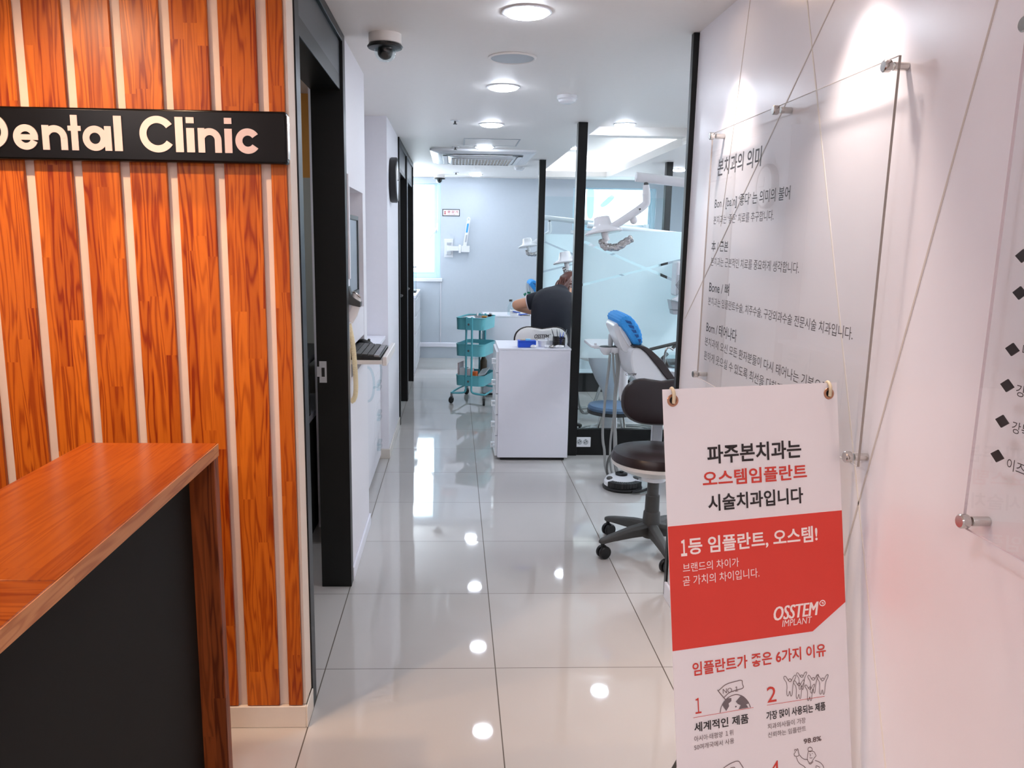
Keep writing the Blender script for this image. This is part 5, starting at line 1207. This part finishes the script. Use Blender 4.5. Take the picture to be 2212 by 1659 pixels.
shL = Y_(1166, 648, 3.68); elL = Y_(1111, 659, 3.74); mdL = elL.lerp(shL, .5); wrL = Y_(1146, 673, 3.98); haL = Y_(1158, 676, 4.05)
shR = Y_(1240, 655, 3.64); elR = Y_(1221, 712, 3.62); wrR = Y_(1212, 690, 3.98); haR = Y_(1210, 684, 4.05)
hpL = pelvis+Vector((-.10, .02, -.03)); knL = pelvis+Vector((-.17, .40, -.06)); anL = knL+Vector((-.03, .06, -.46)); ftL = anL+Vector((-.03, .15, -.045))
hpR = pelvis+Vector((.10, .02, -.03)); knR = pelvis+Vector((.20, .38, -.06)); anR = knR+Vector((.03, .06, -.46)); ftR = anR+Vector((.03, .15, -.045))
t = thing('person', 'person in navy polo shirt bending over, seen from behind by the post', 'person', (.585, 3.47, 0))
nodes = [(pelvis, .12), (waist, .11), (mid, .12), (chest, .09), (neck, .052), (headb, .062), (head, .085), (crown, .06),
         (shL, .06), (mdL, .047), (elL, .040), (elL.lerp(wrL, .5), .036), (wrL, .026), (haL, (.036, .018)),
         (shR, .06), (shR.lerp(elR, .5), .047), (elR, .040), (elR.lerp(wrR, .5), .036), (wrR, .026), (haR, (.036, .018)),
         (hpL, .095), (hpL.lerp(knL, .5), .08), (knL, .06), (knL.lerp(anL, .4), .055), (anL, .036), (ftL, .035),
         (hpR, .095), (hpR.lerp(knR, .5), .08), (knR, .06), (knR.lerp(anR, .4), .055), (anR, .036), (ftR, .035)]
ed = [(0, 1), (1, 2), (2, 3), (3, 4), (4, 5), (5, 6), (6, 7), (3, 8), (8, 9), (9, 10), (10, 11), (11, 12), (12, 13), (3, 14), (14, 15), (15, 16), (16, 17), (17, 18), (18, 19),
      (0, 20), (20, 21), (21, 22), (22, 23), (23, 24), (24, 25), (0, 26), (26, 27), (27, 28), (28, 29), (29, 30), (30, 31)]
# five fingers on each hand, curled round what they hold
for base, wri, s_ in ((haL, wrL, 1), (haR, wrR, -1)):
    hi = 13 if s_ > 0 else 19; d = (base-wri).normalized(); side = d.cross(Vector((0, 0, 1))).normalized()
    for k in range(4):
        o_ = base+side*(k-1.5)*.019; n0 = len(nodes); L_ = (.030, .036, .034, .026)[k]
        nodes += [(o_+d*.02, .0085), (o_+d*(.02+L_)+Vector((0, 0, -.008)), .0080), (o_+d*(.03+L_)+Vector((0, 0, -.030)), .0070)]
        ed += [(hi, n0), (n0, n0+1), (n0+1, n0+2)]
    n0 = len(nodes); nodes += [(base-d*.01+side*s_*.036, .0095), (base+d*.018+side*s_*.046+Vector((0, 0, -.012)), .008)]; ed += [(hi, n0), (n0, n0+1)]
body = skin('body', nodes, ed, 'skin', t)
sl = .46
sm = MB(); cs = [(pelvis+Vector((0, -.01, -.03)), .168, .135), (pelvis+Vector((.005, .01, .05)), .160, .130), (waist, .158, .125), (mid.lerp(waist, .45), .170, .128), (mid, .180, .128), (chest.lerp(mid, .35), .186, .122), (chest, .180, .108), (Y_(1203, 642, 3.72), .155, .085), (Y_(1208, 635, 3.77), .095, .068), (Y_(1212, 629, 3.80), .066, .062), (Y_(1214, 626, 3.815), .062, .060)]
rings = []
for i, (c_, hw, hd) in enumerate(cs):
    tg = (cs[min(i+1, len(cs)-1)][0]-cs[max(i-1, 0)][0]).normalized(); sd_ = (Vector((1, 0, 0))-tg*tg.x).normalized(); dp = tg.cross(sd_)
    rings.append([c_+sd_*hw*math.copysign(abs(math.cos(q*PI/14))**.85, math.cos(q*PI/14))+dp*hd*math.copysign(abs(math.sin(q*PI/14))**.85, math.sin(q*PI/14)) for q in range(28)])
sm.loft(rings)
for sh_, el_ in ((shL, elL), (shR, elR)):
    pp = smooth_pts([chest.lerp(sh_, .35), chest.lerp(sh_, .8), sh_, sh_.lerp(el_, .25), sh_.lerp(el_, sl)], 2)
    sm.tube(pp, [.079-.017*(k/(len(pp)-1))**1.3 for k in range(len(pp))], 20)
sm.build('polo_shirt', 'navy', t, subd=1)
def ring_at(c, d, r, th_, nm, mt):
    d = d.normalized(); x = d.orthogonal().normalized(); y = d.cross(x)
    MB().tube([c+(x*math.cos(k*PI/12)+y*math.sin(k*PI/12))*r for k in range(24)], th_, 8, True).build(nm, mt, t)
ring_at(shL.lerp(elL, sl-.005), elL-shL, .058, .006, 'sleeve_trim', 'pink'); ring_at(shR.lerp(elR, sl-.005), elR-shR, .058, .006, 'sleeve_trim', 'pink')
ring_at(neck+Vector((0, .0, -.005)), headb-neck, .056, .010, 'collar', 'navy')
skin('trousers', [(pelvis+Vector((0, 0, -.02)), (.150, .125)), (hpL, .105), (hpL.lerp(knL, .5), .09), (knL, .072), (knL.lerp(anL, .5), .064), (anL+Vector((0, 0, .04)), .055), (hpR, .105), (hpR.lerp(knR, .5), .09), (knR, .072), (knR.lerp(anR, .5), .064), (anR+Vector((0, 0, .04)), .055)],
     [(0, 1), (1, 2), (2, 3), (3, 4), (4, 5), (0, 6), (6, 7), (7, 8), (8, 9), (9, 10)], 'navy2', t)
for an, ft in ((anL, ftL), (anR, ftR)):
    d = Vector((ft.x-an.x, ft.y-an.y, 0)).normalized(); c0 = Vector((an.x, an.y, 0))
    MB().loft([[c0+d*l+d.cross(Vector((0, 0, 1)))*w_*math.cos(q*PI/8)+Vector((0, 0, .004+max(0, h*(.5+.5*math.sin(q*PI/8))))) for q in range(16)] for l, w_, h in ((-.07, .025, .06), (-.05, .038, .085), (.03, .042, .085), (.11, .047, .06), (.17, .042, .045), (.20, .018, .025))]).build('shoe', 'whitep', t)
# head details turned away: ears, nose, eyes, mouth; long tied reddish hair
fd = Vector((.62, .62, -.48)).normalized(); sd = fd.cross(Vector((0, 0, 1))).normalized(); ud = sd.cross(fd).normalized()
for s_ in (-1, 1): MB().ball(head+sd*s_*.083, .012, .018, .028).build('ear', 'skin', t); MB().ball(head+fd*.082+sd*s_*.03+ud*.005, .011).build('eye', 'whitep', t)
MB().ball(head+fd*.097-ud*.02, .013, .018, .02).build('nose', 'skin', t); MB().ball(head+fd*.084-ud*.052, .022, .012, .008).build('mouth', mat('lips', (176, 92, 88), .4), t)
hr = MB(); rot = Matrix((sd, fd, ud)).transposed()
hr.ball(head-fd*.018+ud*.014, .105, .104, .108, 28, 18, rot)
for i, v in enumerate(hr.v):
    w_ = v-head
    if w_.dot(fd) > .055 and w_.dot(ud) < .06: hr.v[i] = head+w_*.78
hr.build('hair', 'hair', t)
mb = MB()
for k in range(44):
    a = random.uniform(-1, 1); p0 = head-fd*.085+sd*a*.07+ud*random.uniform(-.04, .06); p3 = Y_(1212+a*8, 636+abs(a)*4, 3.76)+Vector((random.uniform(-.03, .05), random.uniform(-.02, .03), random.uniform(-.035, .02)))
    mb.tube(smooth_pts([p0, p0.lerp(p3, .35)-fd*.03+ud*.02, p0.lerp(p3, .75)-fd*.03, p3], 2), [.016]*2+[.013]*8 if False else .011, 6)
mb.build('hair_strands', 'hair', t)
